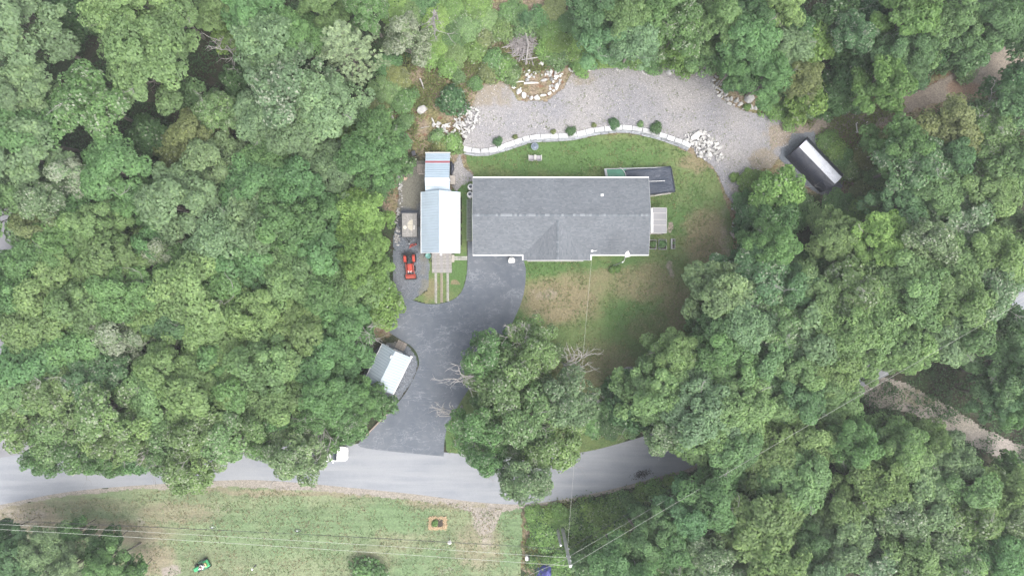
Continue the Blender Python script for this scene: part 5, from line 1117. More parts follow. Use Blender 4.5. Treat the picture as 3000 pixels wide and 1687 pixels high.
# fallen birch trunk
p, q_ = G(2246, 280, .5), G(2330, 215, 2.6)
fb_ = thing('fallen_birch', G(2246, 280), 'pale fallen birch trunk leaning into bushes at right', 'fallen trunk'); loc(MB().tube([p, p.lerp(q_, .3) + Vector((.06, .1, .05)), p.lerp(q_, .6) + Vector((.1, .05, 0)), q_], [.17, .15, .13, .09], 8)).build('trunk', mat('birch_bark', (.50, .49, .46), .8, var=.25, fine=20), fb_); loc(MB().tube([p.lerp(q_, .7), p.lerp(q_, .8) + Vector((.4, -.3, .5))], [.07, .03], 6)).build('branch', M_DEAD, fb_)
# brush pile
bp_ = thing('brush_pile', G(1535, 140), 'grey brush pile of cut branches above the stone ring', 'brush pile'); r = random.Random(77)
for i in range(130):
    a = r.uniform(0, 3.14); k = r.random() ** .5; an = r.uniform(0, 6.28); c = G(1535 + 42 * k * math.cos(an), 137 + 36 * k * math.sin(an)); L = r.uniform(.5, 1.4); z = .15 + r.random() * 1.0 * (1 - k)
    d = Vector((math.cos(a), math.sin(a), r.uniform(-.15, .15))) * L; m_ = Vector((r.uniform(-.1, .1), r.uniform(-.1, .1), r.uniform(0, .15)))
    loc(MB().tube([c - d + Vector((0, 0, z)), c + m_ + Vector((0, 0, z + .1)), c + d + Vector((0, 0, z))], [.045, .035, .012], 4)).build('branch', mat('grey_twig', (.26, .24, .235), .9, var=.3), bp_)
loc(MB().tube([G(1528, 176, .4), G(1585, 167, .5)], .07, 6)).build('branch', M_DEAD, bp_); loc(MB().tube([G(1540, 190, .3), G(1548, 130, 1.2), G(1540, 98, 1.3)], [.07, .06, .03], 6)).build('branch', M_DEAD, bp_)
# loose dead logs in the scrub
for k, (a, c, r_, lab) in enumerate((((1148, 340), (1158, 368), .12, 'short pale log at the forest edge below the pine'), ((1230, 230), (1242, 262), .1, 'dead trunk under the silver-leaved tree'), ((1340, 205), (1341, 230), .1, 'upright pale stump log left of the gravel top'), ((1292, 270), (1335, 262), .06, 'thin pale branch above the round dark bush'), ((1232, 376), (1258, 371), .05, 'thin grey branch beside the rubble heap'), ((1500, 20), (1482, 70), .05, 'thin grey branch in the top scrub'), ((2600, 410), (2562, 430), .14, 'grey fallen log right of the tent'), ((2590, 568), (2622, 572), .14, 'grey log under the right-hand trees'))):
    p, q_ = G(*a, .3), G(*c, .3); t_ = thing('fallen_log', (p + q_) / 2, lab, 'log'); loc(MB().tube([p, p.lerp(q_, .5) + Vector((.03, .03, .04)), q_], [r_, r_ * .9, r_ * .6], 7)).build('stem', M_DEAD, t_)

# ------------------------------------------------------------------ white car under the roadside trees
cw = thing('car', P(964, 1323), 'white car parked on the road under overhanging branches', 'car', rz=-.03); off = Vector((0, 0, 0))
M_CARW = mat('white_car_paint', (.80, .80, .80), .22, var=.02)
body = [(-2.3, .34), (-2.34, .62), (-2.28, .86), (-1.95, .95), (1.0, .96), (1.95, .86), (2.28, .68), (2.34, .5), (2.3, .3)]
def loft(secs, name, m, par):
    b = MB(); n = len(secs[0]); vv = [v for s in secs for v in s]
    fs = [(i * n + j, i * n + (j + 1) % n, (i + 1) * n + (j + 1) % n, (i + 1) * n + j) for i in range(len(secs) - 1) for j in range(n)] + [tuple(range(n)), tuple(range((len(secs) - 1) * n, len(secs) * n))]
    return b.add(vv, fs).build(name, m, par, smooth=True)
def sec(x, w, z0, z1, r_=.18, n=4):
    out = []
    for (sx, sz, cx_, cz_) in ((1, -1, w - r_, z0 + r_ * .6), (1, 1, w - r_, z1 - r_ * .6), (-1, 1, -w + r_, z1 - r_ * .6), (-1, -1, -w + r_, z0 + r_ * .6)):
        st0 = {(1, -1): -math.pi / 2, (1, 1): 0, (-1, 1): math.pi / 2, (-1, -1): math.pi}[(sx, sz)]
        for i in range(n + 1): a = st0 + math.pi / 2 * i / n; out.append((x, cx_ + r_ * math.cos(a), cz_ + r_ * .6 * math.sin(a)))
    return out
loft([sec(-2.34, .66, .42, .8), sec(-2.25, .80, .32, .93), sec(-1.8, .88, .28, .98), (sec(-.5, .9, .26, .97)), sec(.9, .9, .26, .97), sec(1.6, .88, .28, .92), sec(2.1, .82, .3, .82), sec(2.3, .7, .36, .68), sec(2.37, .56, .42, .6)], 'body', M_CARW, cw)
loft([sec(-1.75, .72, .93, .98), sec(-1.35, .7, .93, 1.36), sec(-.9, .68, .93, 1.45), sec(.1, .68, .93, 1.46), sec(.45, .69, .93, 1.36), sec(1.15, .74, .93, .98)], 'cabin_glass', M_GLASS, cw)
loft([sec(-1.3, .64, 1.33, 1.40, .1), sec(-.9, .64, 1.40, 1.49, .1), sec(.05, .64, 1.40, 1.50, .1), sec(.38, .62, 1.33, 1.41, .1)], 'roof', M_CARW, cw)
for sx in (-1.42, 1.42):
    for sy in (-.82, .82):
        wh = MB().lathe((sx, sy, .32), [(.2, -.1), (.3, -.1), (.32, -.06), (.32, .06), (.3, .1), (.2, .1)], 18, 'Y').build('wheel', M_RUBBER, cw); MB().lathe((sx, sy, .32), [(.03, -.09), (.19, -.1), (.19, .1), (.03, .09)], 14, 'Y').build('rim', M_STEEL, wh)
for sy in (-.62, .62): MB().cbox((2.2, sy, .66), (.2, .26, .12), 0).build('headlight', M_STEEL, cw, .02); MB().cbox((-2.27, sy, .75), (.12, .28, .14)).build('tail_light', M_REDD, cw, .02); MB().cbox((.75, sy * 1.55, 1.0), (.12, .18, .12)).build('mirror', M_CARW, cw, .02)

# ------------------------------------------------------------------ riding mower and its driver
mw = thing('riding_mower', P(598, 1652), 'green riding lawn mower crossing the lower meadow', 'lawn mower', rz=math.radians(180 + 28)); off = Vector((0, 0, 0))
M_GREEN = mat('green_mower_paint', (.055, .33, .135), .3, var=.1); M_YEL = mat('cream_yellow', (.52, .45, .22), .5)
MB().extr([(-.24, .35), (-.24, .62), (-.16, .72), (.16, .72), (.24, .62), (.24, .35)], (.25, 0, 0), (0, 1, 0), (0, 0, 1), (1, 0, 0), .75).build('hood', M_GREEN, mw, .03)
MB().box(-.85, 1.0, -.2, .2, .22, .36).build('chassis', M_BLACK, mw); MB().extr([(-.42, .36), (-.42, .55), (-.3, .62), (.3, .62), (.42, .55), (.42, .36)], (-.85, 0, 0), (0, 1, 0), (0, 0, 1), (1, 0, 0), .6).build('rear_body', M_GREEN, mw, .03)
MB().cbox((.0, 0, .2), (.8, 1.15, .14)).build('cutting_deck', mat('dark_green_deck', (.03, .10, .05), .5), mw, .03)
for (x, r_, w_, tr_) in ((-.55, .27, .13, .44), (.72, .2, .09, .38)):
    for s_ in (-1, 1):
        wh = MB().lathe((x, s_ * tr_, r_), [(r_ * .6, -w_), (r_ * .93, -w_), (r_, -w_ * .5), (r_, w_ * .5), (r_ * .93, w_), (r_ * .6, w_)], 18, 'Y').build('wheel', M_RUBBER, mw); MB().lathe((x, s_ * tr_, r_), [(.03, -w_ * .8), (r_ * .58, -w_ * .7), (r_ * .58, w_ * .7), (.03, w_ * .8)], 12, 'Y').build('rim', M_YEL, wh)
MB().cbox((-.42, 0, .68), (.4, .44, .1)).build('seat', M_YEL, mw, .03); MB().cbox((-.66, 0, .88), (.1, .44, .36), 0, 0, -.15).build('backrest', M_YEL, mw, .03)
MB().lathe((.1, 0, .98), [(.14, -.012), (.17, -.012), (.17, .012), (.14, .012)], 18).build('steering_wheel', M_BLACK, mw); MB().tube([(.28, 0, .6), (.1, 0, .98)], .022).box(-.05, .25, -.012, .012, .97, .99).build('steering_column', M_BLACK, mw)
for s_ in (-1, 1): MB().cbox((.98, s_ * .14, .56), (.05, .1, .08)).build('headlight', M_WHITE, mw, .01)
# person, one skinned surface: seated, hands on the wheel, facing +x in the mower's frame
pe = thing('person', P(598, 1652), 'person in white shirt, white cap and blue jeans driving the green mower', 'person', rz=math.radians(180 + 28)); off = Vector((0, 0, 0))
V = [(-.42, 0, .82), (-.42, 0, 1.0), (-.40, 0, 1.18), (-.37, 0, 1.32), (-.34, 0, 1.42), (-.31, 0, 1.5), (-.29, 0, 1.60), (-.28, 0, 1.68)]; E = [(i, i + 1) for i in range(7)]
R = [(.15, .13), (.14, .12), (.16, .12), (.15, .10), (.065, .065), (.075, .075), (.095, .085), (.07, .065)]
Mtl = ['j', 's', 's', 's', 'k', 'k', 'k', 'k']
for s_ in (-1, 1):
    o = len(V); V += [(-.37, s_ * .19, 1.33), (-.24, s_ * .27, 1.12), (-.02, s_ * .19, 1.03), (.06, s_ * .165, 1.02)]; R += [(.075, .07), (.055, .05), (.042, .04), (.035, .022)]; E += [(3, o), (o, o + 1), (o + 1, o + 2), (o + 2, o + 3)]
    for i, (dx, dy, L) in enumerate(((.045, .03, .05), (.05, .012, .06), (.05, -.006, .06), (.045, -.024, .05))):
        a = len(V); V += [(.06 + dx, s_ * .165 + dy, 1.015), (.06 + dx + L * .5, s_ * .165 + dy, .975)]; R += [(.010, .010), (.008, .008)]; E += [(o + 3, a), (a, a + 1)]
    a = len(V); V += [(.07, s_ * .165 - s_ * .045, 1.02), (.10, s_ * .165 - s_ * .06, 1.0)]; R += [(.011, .011), (.009, .009)]; E += [(o + 3, a), (a, a + 1)]
    o = len(V); V += [(-.36, s_ * .11, .80), (.06, s_ * .19, .80), (.12, s_ * .20, .48), (.12, s_ * .20, .40), (.27, s_ * .21, .37)]; R += [(.10, .10), (.075, .075), (.055, .055), (.045, .05), (.04, .03)]; E += [(0, o), (o, o + 1), (o + 1, o + 2), (o + 2, o + 3), (o + 3, o + 4)]
me = bpy.data.meshes.new('person_body'); me.from_pydata(V, E, []); me.update()
po_ = bpy.data.objects.new('body', me); COL.objects.link(po_); po_.modifiers.new('skin', 'SKIN'); 
for i, r_ in enumerate(R): me.skin_vertices[0].data[i].radius = r_
me.skin_vertices[0].data[0].use_root = True
sb_ = po_.modifiers.new('sub', 'SUBSURF'); sb_.levels = 2; sb_.render_levels = 2
dg = bpy.context.evaluated_depsgraph_get(); dg.update(); me2 = bpy.data.meshes.new_from_object(po_.evaluated_get(dg)); bpy.data.objects.remove(po_)
for m_ in (mat('white_shirt', (.62, .62, .64), .85, var=.05), mat('blue_denim', (.035, .06, .13), .9, var=.2), mat('skin', (.45, .27, .2), .6, var=.05), M_BLACK): me2.materials.append(m_)
for pg in me2.polygons:
    c = pg.center; k = 0
    if c.z > 1.40 or (c.x > -.12 and c.z > .93): k = 2
    elif c.z < .45: k = 3
    elif c.z < .93: k = 1
    pg.material_index = k; pg.use_smooth = True
pbody = obj('body', me2, None, pe)
MB().lathe((-.29, 0, 1.66), [(.112, -.03), (.115, .02), (.09, .09), (.03, .115)], 16).add([(-.22, -.09, 1.66), (-.08, -.07, 1.64), (-.08, .07, 1.64), (-.22, .09, 1.66), (-.22, -.09, 1.65), (-.08, -.07, 1.63), (-.08, .07, 1.63), (-.22, .09, 1.65)], [(0, 1, 2, 3), (7, 6, 5, 4), (0, 4, 5, 1), (1, 5, 6, 2), (2, 6, 7, 3)]).build('cap', M_WHITE, pbody, smooth=True)
b = MB().cbox((-.185, 0, 1.585), (.04, .03, .05)); b.build('nose', mat('skin', (.45, .27, .2)), pbody, .008)
for s_ in (-1, 1): MB().lathe((-.19, s_ * .04, 1.61), [(.006, -.006), (.014, 0), (.006, .006)], 8, 'X').build('eye', M_BLACK, pbody); MB().cbox((-.29, s_ * .095, 1.59), (.05, .02, .06)).build('ear', mat('skin', (.45, .27, .2)), pbody, .006)

# ------------------------------------------------------------------ vegetation prototypes
def unit(a): return a / np.maximum(1e-9, np.linalg.norm(a, axis=-1, keepdims=True))
def leaves(C, N, D, L, W, fold=.18, droop=.15):
    N = unit(N); D = D - N * (D * N).sum(1, keepdims=True); D = unit(D); X = np.cross(N, D)
    L = np.asarray(L)[:, None]; W = np.asarray(W)[:, None]
    v0 = C - D * L * .5; v2 = C + D * L * .5 - N * L * droop
    v1 = C + X * W * .5 + N * W * fold; v3 = C - X * W * .5 + N * W * fold
    return np.stack([v0, v1, v2, v3], 1)
def crown(seed, R, Ht, nl, lr, puffs, per, leaf, base, flat=.72, spread=.78, loose=0.0, pale=0.0, dome=.62, vj=.30):
    """lobes on a dome, each lobe a set of leaf puffs"""
    r = np.random.RandomState(seed); Cs = []; Ns = []; Ds = []; Ti = []; Pa = []; ends = []
    for i in range(nl):
        q = math.sqrt((i + .4) / nl) * spread * R * r.uniform(.85, 1.12); a = i * 2.39996 + r.uniform(-.35, .35) + seed
        rad = r.uniform(*lr); zc = Ht - rad * flat - dome * (q / R) ** 2 * (Ht - base) - r.rand() * vj * (Ht - base)
        c = np.array([q * math.cos(a), q * math.sin(a), max(zc, base)]); ends.append(c)
        lt = r.uniform(-.16, .16); n_p = int(puffs * (rad / lr[1]) ** 1.6) + 3
        for k in range(n_p):
            u = r.normal(size=3); u[2] = abs(u[2]) * 1.0 - .28 + .25 * (loose > 0) * -1; u /= np.linalg.norm(u)
            pc_ = c + u * np.array([rad, rad, rad * flat]) * r.uniform(.66, 1.12); pr = r.uniform(.46, .92) * (1 + .25 * loose)
            n = max(8, int(per * (pr / .6) ** 2 * r.uniform(.75, 1.2))); w = r.normal(size=(n, 3)); w[:, 2] = np.abs(w[:, 2]) * .95 - .22; w = unit(w)
            sh = r.uniform(.78, 1.06, (n, 1)); pts = pc_ + w * sh * np.array([pr, pr, pr * .62])
            nn = w * .75 + np.array([0, 0, .85]) + r.normal(size=(n, 3)) * .55 + u * .3
            dd = w + r.normal(size=(n, 3)) * .55
            Cs.append(pts); Ns.append(nn); Ds.append(dd); pt = lt + r.uniform(-.2, .2)
            Ti.append(np.clip(.5 + pt + r.normal(size=n) * .17, 0, 1)); Pa.append(np.where(r.rand(n) < pale * (1 if r.rand() < .4 else .25), r.uniform(.4, 1, n), 0))
    C = np.concatenate(Cs); n = len(C); L = leaf * r.uniform(.75, 1.3, n); W = L * r.uniform(.6, .85, n)
    return leaves(C, np.concatenate(Ns), np.concatenate(Ds), L, W), np.concatenate(Ti), np.concatenate(Pa), ends
def limb(b, r, a, c, r0, r1, kink=.12, n=5):
    a, c = Vector(a), Vector(c); L = (c - a).length; pts = []; rs_ = []
    for i in range(n + 1):
        t = i / n; j = Vector((r.uniform(-1, 1), r.uniform(-1, 1), r.uniform(-.5, .5))) * L * kink * (1 if 0 < i < n else 0) * .5
        pts.append(a.lerp(c, t) + Vector((0, 0, L * .10 * math.sin(math.pi * t))) + j); rs_.append(r0 + (r1 - r0) * t)
    b.tube(pts, rs_, 5, False); return pts
def twigs(b, r, p, d, L, rad, depth):
    p = Vector(p); d = Vector(d).normalized(); q = p
    pts = [p]; rs_ = [rad]
    for i in range(3):
        d = (d + Vector((r.uniform(-.35, .35), r.uniform(-.35, .35), r.uniform(-.2, .25)))).normalized(); q = q + d * L / 3; pts.append(q); rs_.append(rad * (1 - .22 * (i + 1)))
    b.tube(pts, rs_, 4, False)
    if depth:
        for k in range(r.choice((2, 3))):
            dd = (d + Vector((r.uniform(-1, 1), r.uniform(-1, 1), r.uniform(-.3, .6))) * .9).normalized(); twigs(b, r, pts[r.choice((1, 2, 3))], dd, L * r.uniform(.5, .75), rad * .6, depth - 1)
def trunk(seed, ends, Ht, base, rad, dead=3):
    r = random.Random(seed); b = MB(); lean = Vector((r.uniform(-.4, .4), r.uniform(-.4, .4), 0)); zf = base * .75
    spine = [Vector((0, 0, -.2)), lean * .5 + Vector((0, 0, zf * .6)), lean + Vector((0, 0, zf)), lean * 1.3 + Vector((0, 0, Ht * .78))]
    b.tube(spine, [rad * 1.2, rad, rad * .85, rad * .3], 8, False)
    for e in ends:
        e = Vector(e); t = r.uniform(.55, 1.0); s_ = spine[1].lerp(spine[2], t) if r.random() < .5 else spine[2].lerp(spine[3], r.uniform(0, .6))
        pts = limb(b, r, s_, e - Vector((0, 0, .25)), rad * .42, rad * .13)
        for k in range(2): limb(b, r, pts[3], e + Vector((r.uniform(-1, 1), r.uniform(-1, 1), r.uniform(-.2, .5))) * 1.3, rad * .16, rad * .05, n=3)
    db = []
    for k in range(dead):
        db.append(MB()); e = Vector(r.choice(ends)); o = Vector((e.x, e.y, 0)).normalized() if e.xy.length > .5 else Vector((1, 0, 0))
        twigs(db[-1], r, e + Vector((0, 0, .25)), o * r.uniform(.4, 1) + Vector((r.uniform(-.5, .5), r.uniform(-.5, .5), .35)), r.uniform(1.2, 2.2), .045, 2)
    return b, db
PROTO = {}
def make_proto(key, crown_args, trunk_rad, dead, leafmat=M_LEAF):
    V, ti, pa, ends = crown(*crown_args); cm = quads_mesh('crown', V, ti, pa); cm.materials.append(leafmat)
    b, db = trunk(crown_args[0], ends, crown_args[2], crown_args[8], trunk_rad, dead); tm = b.mesh('trunk', smooth=True); tm.materials.append(M_BARK)
    dm = []
    for q in db: dm.append(q.mesh('dead_branch')); dm[-1].materials.append(M_DEAD)
    PROTO[key] = (crown_args[1], crown_args[2], cm, tm, dm)
#                     seed R   H   nl  lobe r       puffs per leaf base
for i in range(7): make_proto('broad%d' % i, (11 + i, 4.5, 13, 15 + i % 4, (.95, 1.6), 12, 72, .29 + .03 * (i % 3), 4.8, .56, .90), .22, 1 if i % 3 == 0 else 0)
for i in range(2): make_proto('tall%d' % i, (31 + i, 4.0, 15, 13, (1.0, 1.7), 14, 74, .29, 6.5, .7, .88), .24, 1)
for i in range(3): make_proto('pale%d' % i, (41 + i, 4.3, 13, 15, (.95, 1.5), 12, 66, .31, 5, .55, .9, .2, .30), .22, 1)
for i in range(3): make_proto('loose%d' % i, (51 + i, 5.0, 13, 17, (.9, 1.5), 10, 46, .33, 3.2, .6, .95, .5, .20, .75), .24, 5)
make_proto('silver0', (45, 4.0, 11, 14, (.9, 1.4), 11, 66, .30, 4, .55, .9, .2, 1.6), .2, 2)
for i in range(3): make_proto('low%d' % i, (61 + i, 3.0, 6.0, 10, (.9, 1.35), 13, 50, .33, 1.4, .8, .85, 0, .07, .7), .11, 1)
for i in range(3): make_proto('bush%d' % i, (71 + i, 1.5, 1.9, 7, (.5, .8), 8, 34, .30, .35, .85, .8, 0, .10, .75), .05, 0)
def make_pine(key, seed, R, Ht):
    r = np.random.RandomState(seed); rr_ = random.Random(seed); Cs = []; Ns = []; Ds = []; Ti = []; b = MB(); b.tube([(0, 0, -.2), (0, 0, Ht * .5), (0, 0, Ht)], [.24, .17, .03], 8, False)
    for lv in range(13):
        t = lv / 12.0; z = Ht * (.32 + .66 * t); ln = R * (1.0 - .80 * t) * (.8 + .2 * math.sin(lv * 3)); nb = 6 if t < .8 else 5
        for k in range(nb):
            a = k * 6.283 / nb + lv * .7 + r.uniform(-.25, .25); L = ln * r.uniform(.75, 1.12); d = np.array([math.cos(a), math.sin(a), 0]); lift = .12 + .35 * t
            b.tube([(0, 0, z), tuple(d * L * .5 + np.array([0, 0, z + L * lift * .4])), tuple(d * L + np.array([0, 0, z + L * lift]))], [.06, .04, .012], 4, False)
            s_ = np.array([-d[1], d[0], 0])
            for m in range(int(5 + L * 4.2)):
                f = r.uniform(.22, 1.02); side = r.uniform(-1, 1) * .26 * L * (1.1 - f * .75); c = d * L * f + s_ * side + np.array([0, 0, z + L * lift * f + .1 + r.uniform(-.05, .12)])
                n = 20; w = r.normal(size=(n, 3)) * .6 + d * .9 + s_ * np.sign(side) * .35 + np.array([0, 0, .45]); w = unit(w); ll = r.uniform(.18, .34, (n, 1))
                Cs.append(c + w * ll * .5); Ds.append(w); Ns.append(np.array([0, 0, 1.0]) + r.normal(size=(n, 3)) * .5); Ti.append(np.clip(.5 + r.uniform(-.2, .25) + r.normal(size=n) * .12, 0, 1))
    C = np.concatenate(Cs); n = len(C); L = r.uniform(.26, .42, n)
    cm = quads_mesh('crown', leaves(C, np.concatenate(Ns), np.concatenate(Ds), L, L * .34, .1, .05), np.concatenate(Ti), np.zeros(n)); cm.materials.append(M_NEEDLE)
    tm = b.mesh('trunk', smooth=True); tm.materials.append(M_BARK); PROTO[key] = (R, Ht, cm, tm, [])
make_pine('pine0', 5, 4.4, 13); make_pine('pine1', 6, 3.8, 12)

LEAFC = {'g': (.140, .258, .104), 'y': (.188, .292, .122), 'p': (.192, .288, .152), 'b': (.185, .302, .095), 'd': (.092, .182, .080), 'w': (.192, .275, .150), 'o': (.205, .245, .105), 'n': (.228, .310, .178), 't': (.134, .242, .114)}
LEAFN = {'g': 'mid-green', 'y': 'yellow-green', 'p': 'pale grey-green', 'b': 'bright green', 'd': 'dark green', 'w': 'silvery white', 'o': 'olive-yellow', 'n': 'pale blue-green', 't': 'cool green'}
VR = random.Random(2024); TREES = []
def plant(kind, px, py, rp, key, hgt, name, jit=.12, zref=.62):
    R0, H0, cm, tm, dm = PROTO[key]
    zc = hgt * zref; p = P(px, py, zc); rw_ = PL(rp, zc); g = hz(p.x, p.y) if abs(p.x) < 70 else 0
    s_ = rw_ / R0; t_ = empty(name, (p.x, p.y, g), VR.uniform(0, 6.28)); t_.scale = (s_, s_ * VR.uniform(.9, 1.1), hgt / H0)
    c = obj('crown', cm, None, t_); k = LEAFC[kind]; v = VR.uniform(1 - jit, 1 + jit); w_ = VR.uniform(-.06, .06)
    setcol(c, (k[0] * v * (1 + w_), k[1] * v, k[2] * v * (1 - w_)))
    obj('trunk', tm, None, t_)
    for q in dm: obj('dead_branch', q, None, t_)
    return t_
ORD = ['first', 'second', 'third', 'fourth', 'fifth', 'sixth', 'seventh', 'eighth', 'ninth', 'tenth', 'eleventh', 'twelfth', 'thirteenth', 'fourteenth', 'fifteenth', 'sixteenth', 'seventeenth', 'eighteenth', 'nineteenth', 'twentieth', 'last']
def parse(s): return [(k[0], *map(int, k[1:].split(','))) for k in s.split()]

LEFT = parse('''p80,90,130 p100,275,110 d195,45,60 y385,35,115 y520,50,85 y450,185,135 g280,310,115 g100,400,110 t565,290,60 d430,400,60 o575,400,75 y660,45,65 y30,10,70
g760,60,95 p800,140,105 b690,115,50 g875,120,80 o790,185,50 y950,30,65 g1085,45,65 p860,285,115 p950,330,105 p790,355,95 b1015,385,62 g1115,395,72 y650,340,66 o640,395,50 p855,425,100 d705,250,50 t700,310,50
p90,450,115 g350,500,105 y30,620,95 p170,600,85 o130,665,70 g190,725,85 y300,680,95 p540,600,135 p640,480,100 o520,440,60 y330,770,115 y20,790,55 g120,790,95 p680,720,115 g560,790,90 b640,730,60 g470,720,75 g430,590,70 d400,520,60 g240,620,70 t20,500,70 g420,660,60
g750,560,105 g870,545,95 p980,500,75 g860,660,115 p770,645,115 b1060,640,95 b1068,760,88 g950,740,105 y880,790,105 g720,780,105 g1085,470,90 g1140,455,58 d960,450,60 y1050,560,55 g990,640,70 g800,480,80
g60,860,95 y180,850,115 y265,895,110 y130,960,105 g345,870,85 g405,865,90 y450,905,90 y600,870,135 g700,850,95 t540,930,90 y640,965,115 g120,1060,115 g220,1035,110 y60,1140,95 y185,1150,105 t290,1105,95 y330,1190,105 d405,1090,65 y520,1080,115 g650,1060,105 y470,1160,95 y600,1160,120 g710,1135,105
y760,930,105 y860,860,105 g960,855,95 y1045,830,85 b1095,850,62 g1010,930,85 b1095,905,65 y880,960,115 g985,1010,85 y780,1060,115 y860,1060,105 g945,1085,92 y720,1125,95 y850,1155,105 g960,1155,100 g1035,1160,62 g1090,1180,58 g1010,1205,80 g920,1215,75 d300,1000,60 d700,1010,70
y60,1235,95 y165,1265,95 g235,1320,80 y330,1285,95 y405,1255,95 g305,1345,60 g385,1345,55 y520,1280,105 y605,1250,95 y565,1365,82 y680,1265,95 y765,1225,85 g835,1215,80 p872,1325,85 g945,1288,50 g1020,1250,55 g780,1300,60 g130,1335,60 y480,1340,60''')
LEFTW = parse('w240,525,75 w365,975,85 w1195,125,68 w690,985,70 w500,735,60')
RIGHT = parse('''t1740,35,85 t1765,125,75 y1830,60,90 p1850,135,80 g1930,40,80 g1985,95,85 b1990,155,60 y2095,90,70 y2060,150,60 g2180,140,80 d2200,50,80 y2265,30,80 d2320,100,60 p2285,165,75 b2385,125,70 g2150,205,65 g2240,235,75 o2325,245,70 b2370,290,55 d2430,70,70 t2480,115,65 d2550,60,70 b2650,50,100 y2755,85,80 t2600,165,65 t2645,175,70 g2515,165,60 b2575,250,80 d2480,225,60 d2440,290,50 t2860,85,85 d2930,50,80 d2985,95,70 t2820,155,60 d2705,150,55
b2280,562,72 d2190,642,42 g2235,650,55 g2300,640,55 g2250,725,80 t2200,758,62 y2440,710,75 b2560,710,90 t2380,790,60 t2200,835,105 p2105,865,105 t2090,960,75 p2065,905,50 t2300,850,90 y2400,865,100 y2330,800,55 y2500,850,105 y2605,810,105 p2680,710,105 y2740,570,105 t2640,610,85 p2800,650,105 y2880,570,105 y2945,480,95 t2760,480,75 t2660,490,95 g2635,425,80 o2760,385,95 y2885,385,85 t2960,335,75 d2975,240,60
y2880,750,105 p2960,690,85 y2760,770,115 y2660,870,105 y2780,880,115 p2860,850,105 p2935,800,75 y2560,945,105 y2460,965,105 p2370,970,100 y2270,945,90 p2170,965,95 g2085,1035,95 y1965,1040,90 t1930,1075,60 d1850,1180,75 y1905,1150,100 y1990,1165,95 p2060,1115,95 y2150,1080,95 t2240,1060,95 y2330,1065,95 y2425,1065,105 y2515,1048,82 y2640,1015,90 p2745,985,92 y2820,960,95
d2965,960,65 t2955,1080,105 t2915,1165,72 g2992,1180,80 y2030,1262,88 p1950,1255,72 p2050,1210,105 y2150,1190,105 t2130,1295,85 y2250,1170,90 t2340,1165,85 y2430,1155,75 t2455,1218,45 g2300,1240,60
y2250,1300,100 y2380,1280,90 g2480,1290,95 y2610,1290,85 y2700,1272,62 p2765,1332,75 g2110,1385,75 t2215,1405,65 y2330,1390,95 t2290,1460,60 y2215,1530,130 t2000,1490,90 g2065,1455,95 t1945,1525,75 g1965,1585,90 t1870,1580,70 g1800,1630,80 t1725,1650,55 g1855,1680,80 p2065,1600,90 p2095,1665,85 g1975,1665,75 y2255,1645,115 t2350,1560,75 p2385,1650,85 y2435,1460,90 p2465,1565,100 p2545,1630,100 y2560,1405,105 y2640,1345,100 p2605,1490,100 p2690,1445,105 p2725,1545,105 y2645,1610,90 y2800,1410,105 y2840,1510,105 y2785,1630,105 g2880,1610,105 y2905,1430,82 p2965,1490,95 g2975,1630,90 g2965,1385,50 t2150,1470,60 t2150,1600,60 t2490,1480,50''')
CENTRE = parse('g1425,1045,80 y1565,1030,85 y1480,1120,105 p1655,1170,90 y1545,1220,100 g1405,1255,85 y1615,1310,92 g1420,1340,62 p1545,1395,80')
CLAB = ['cool green leafy tree reaching over the driveway, top left of the middle group', 'light green tree with bare twigs at the top of the middle roadside group', 'broad light green tree in the centre of the middle roadside group', 'pale green tree at the lawn side, right of the middle group', 'light green tree amid the middle roadside group, below its broadest crown',
        'green tree with dead branches at the driveway mouth, left of the middle group', 'light green tree overhanging the road, right part of the middle group', 'small green tree overhanging the road by the driveway mouth', 'lowest pale green tree of the middle group, hanging over the road']
BOTL = parse('t60,1650,90 p150,1600,75 g200,1565,42 p225,1650,80 g325,1650,75 d300,1600,42 g375,1690,45 d15,1560,36')
def bandname(y, bands):
    for lim, nm in bands:
        if y < lim: return nm
    return bands[-1][1]
BL = [(110, 'along the top edge'), (215, 'level with the brush pile'), (310, 'level with the stone ring'), (400, 'level with the rubble heap'), (500, 'level with the red stripe'), (600, 'level with the propane tanks'), (700, 'level with the trailer'), (790, 'level with the tractor'), (880, 'level with the plank tracks'), (970, 'above the shed ramp'), (1060, 'level with the shed ramp'), (1150, 'level with the shed roof'), (1240, 'just below the shed'), (1700, 'overhanging the road')]
BR = [(110, 'along the top edge'), (215, 'level with the boulder slab'), (330, 'level with the birch trunk'), (430, 'level with the white rack'), (580, 'level with the tent'), (680, 'level with the porch'), (790, 'level with the flagpole'), (900, 'below the slatted rack'), (1000, 'right of the lawn'), (1100, 'level with the lawn boulder'), (1210, 'above the road bend'), (1310, 'level with the car'), (1430, 'right of the road bend'), (1540, 'level with the pole foot'), (1640, 'level with the blue tarp'), (1760, 'along the bottom edge')]
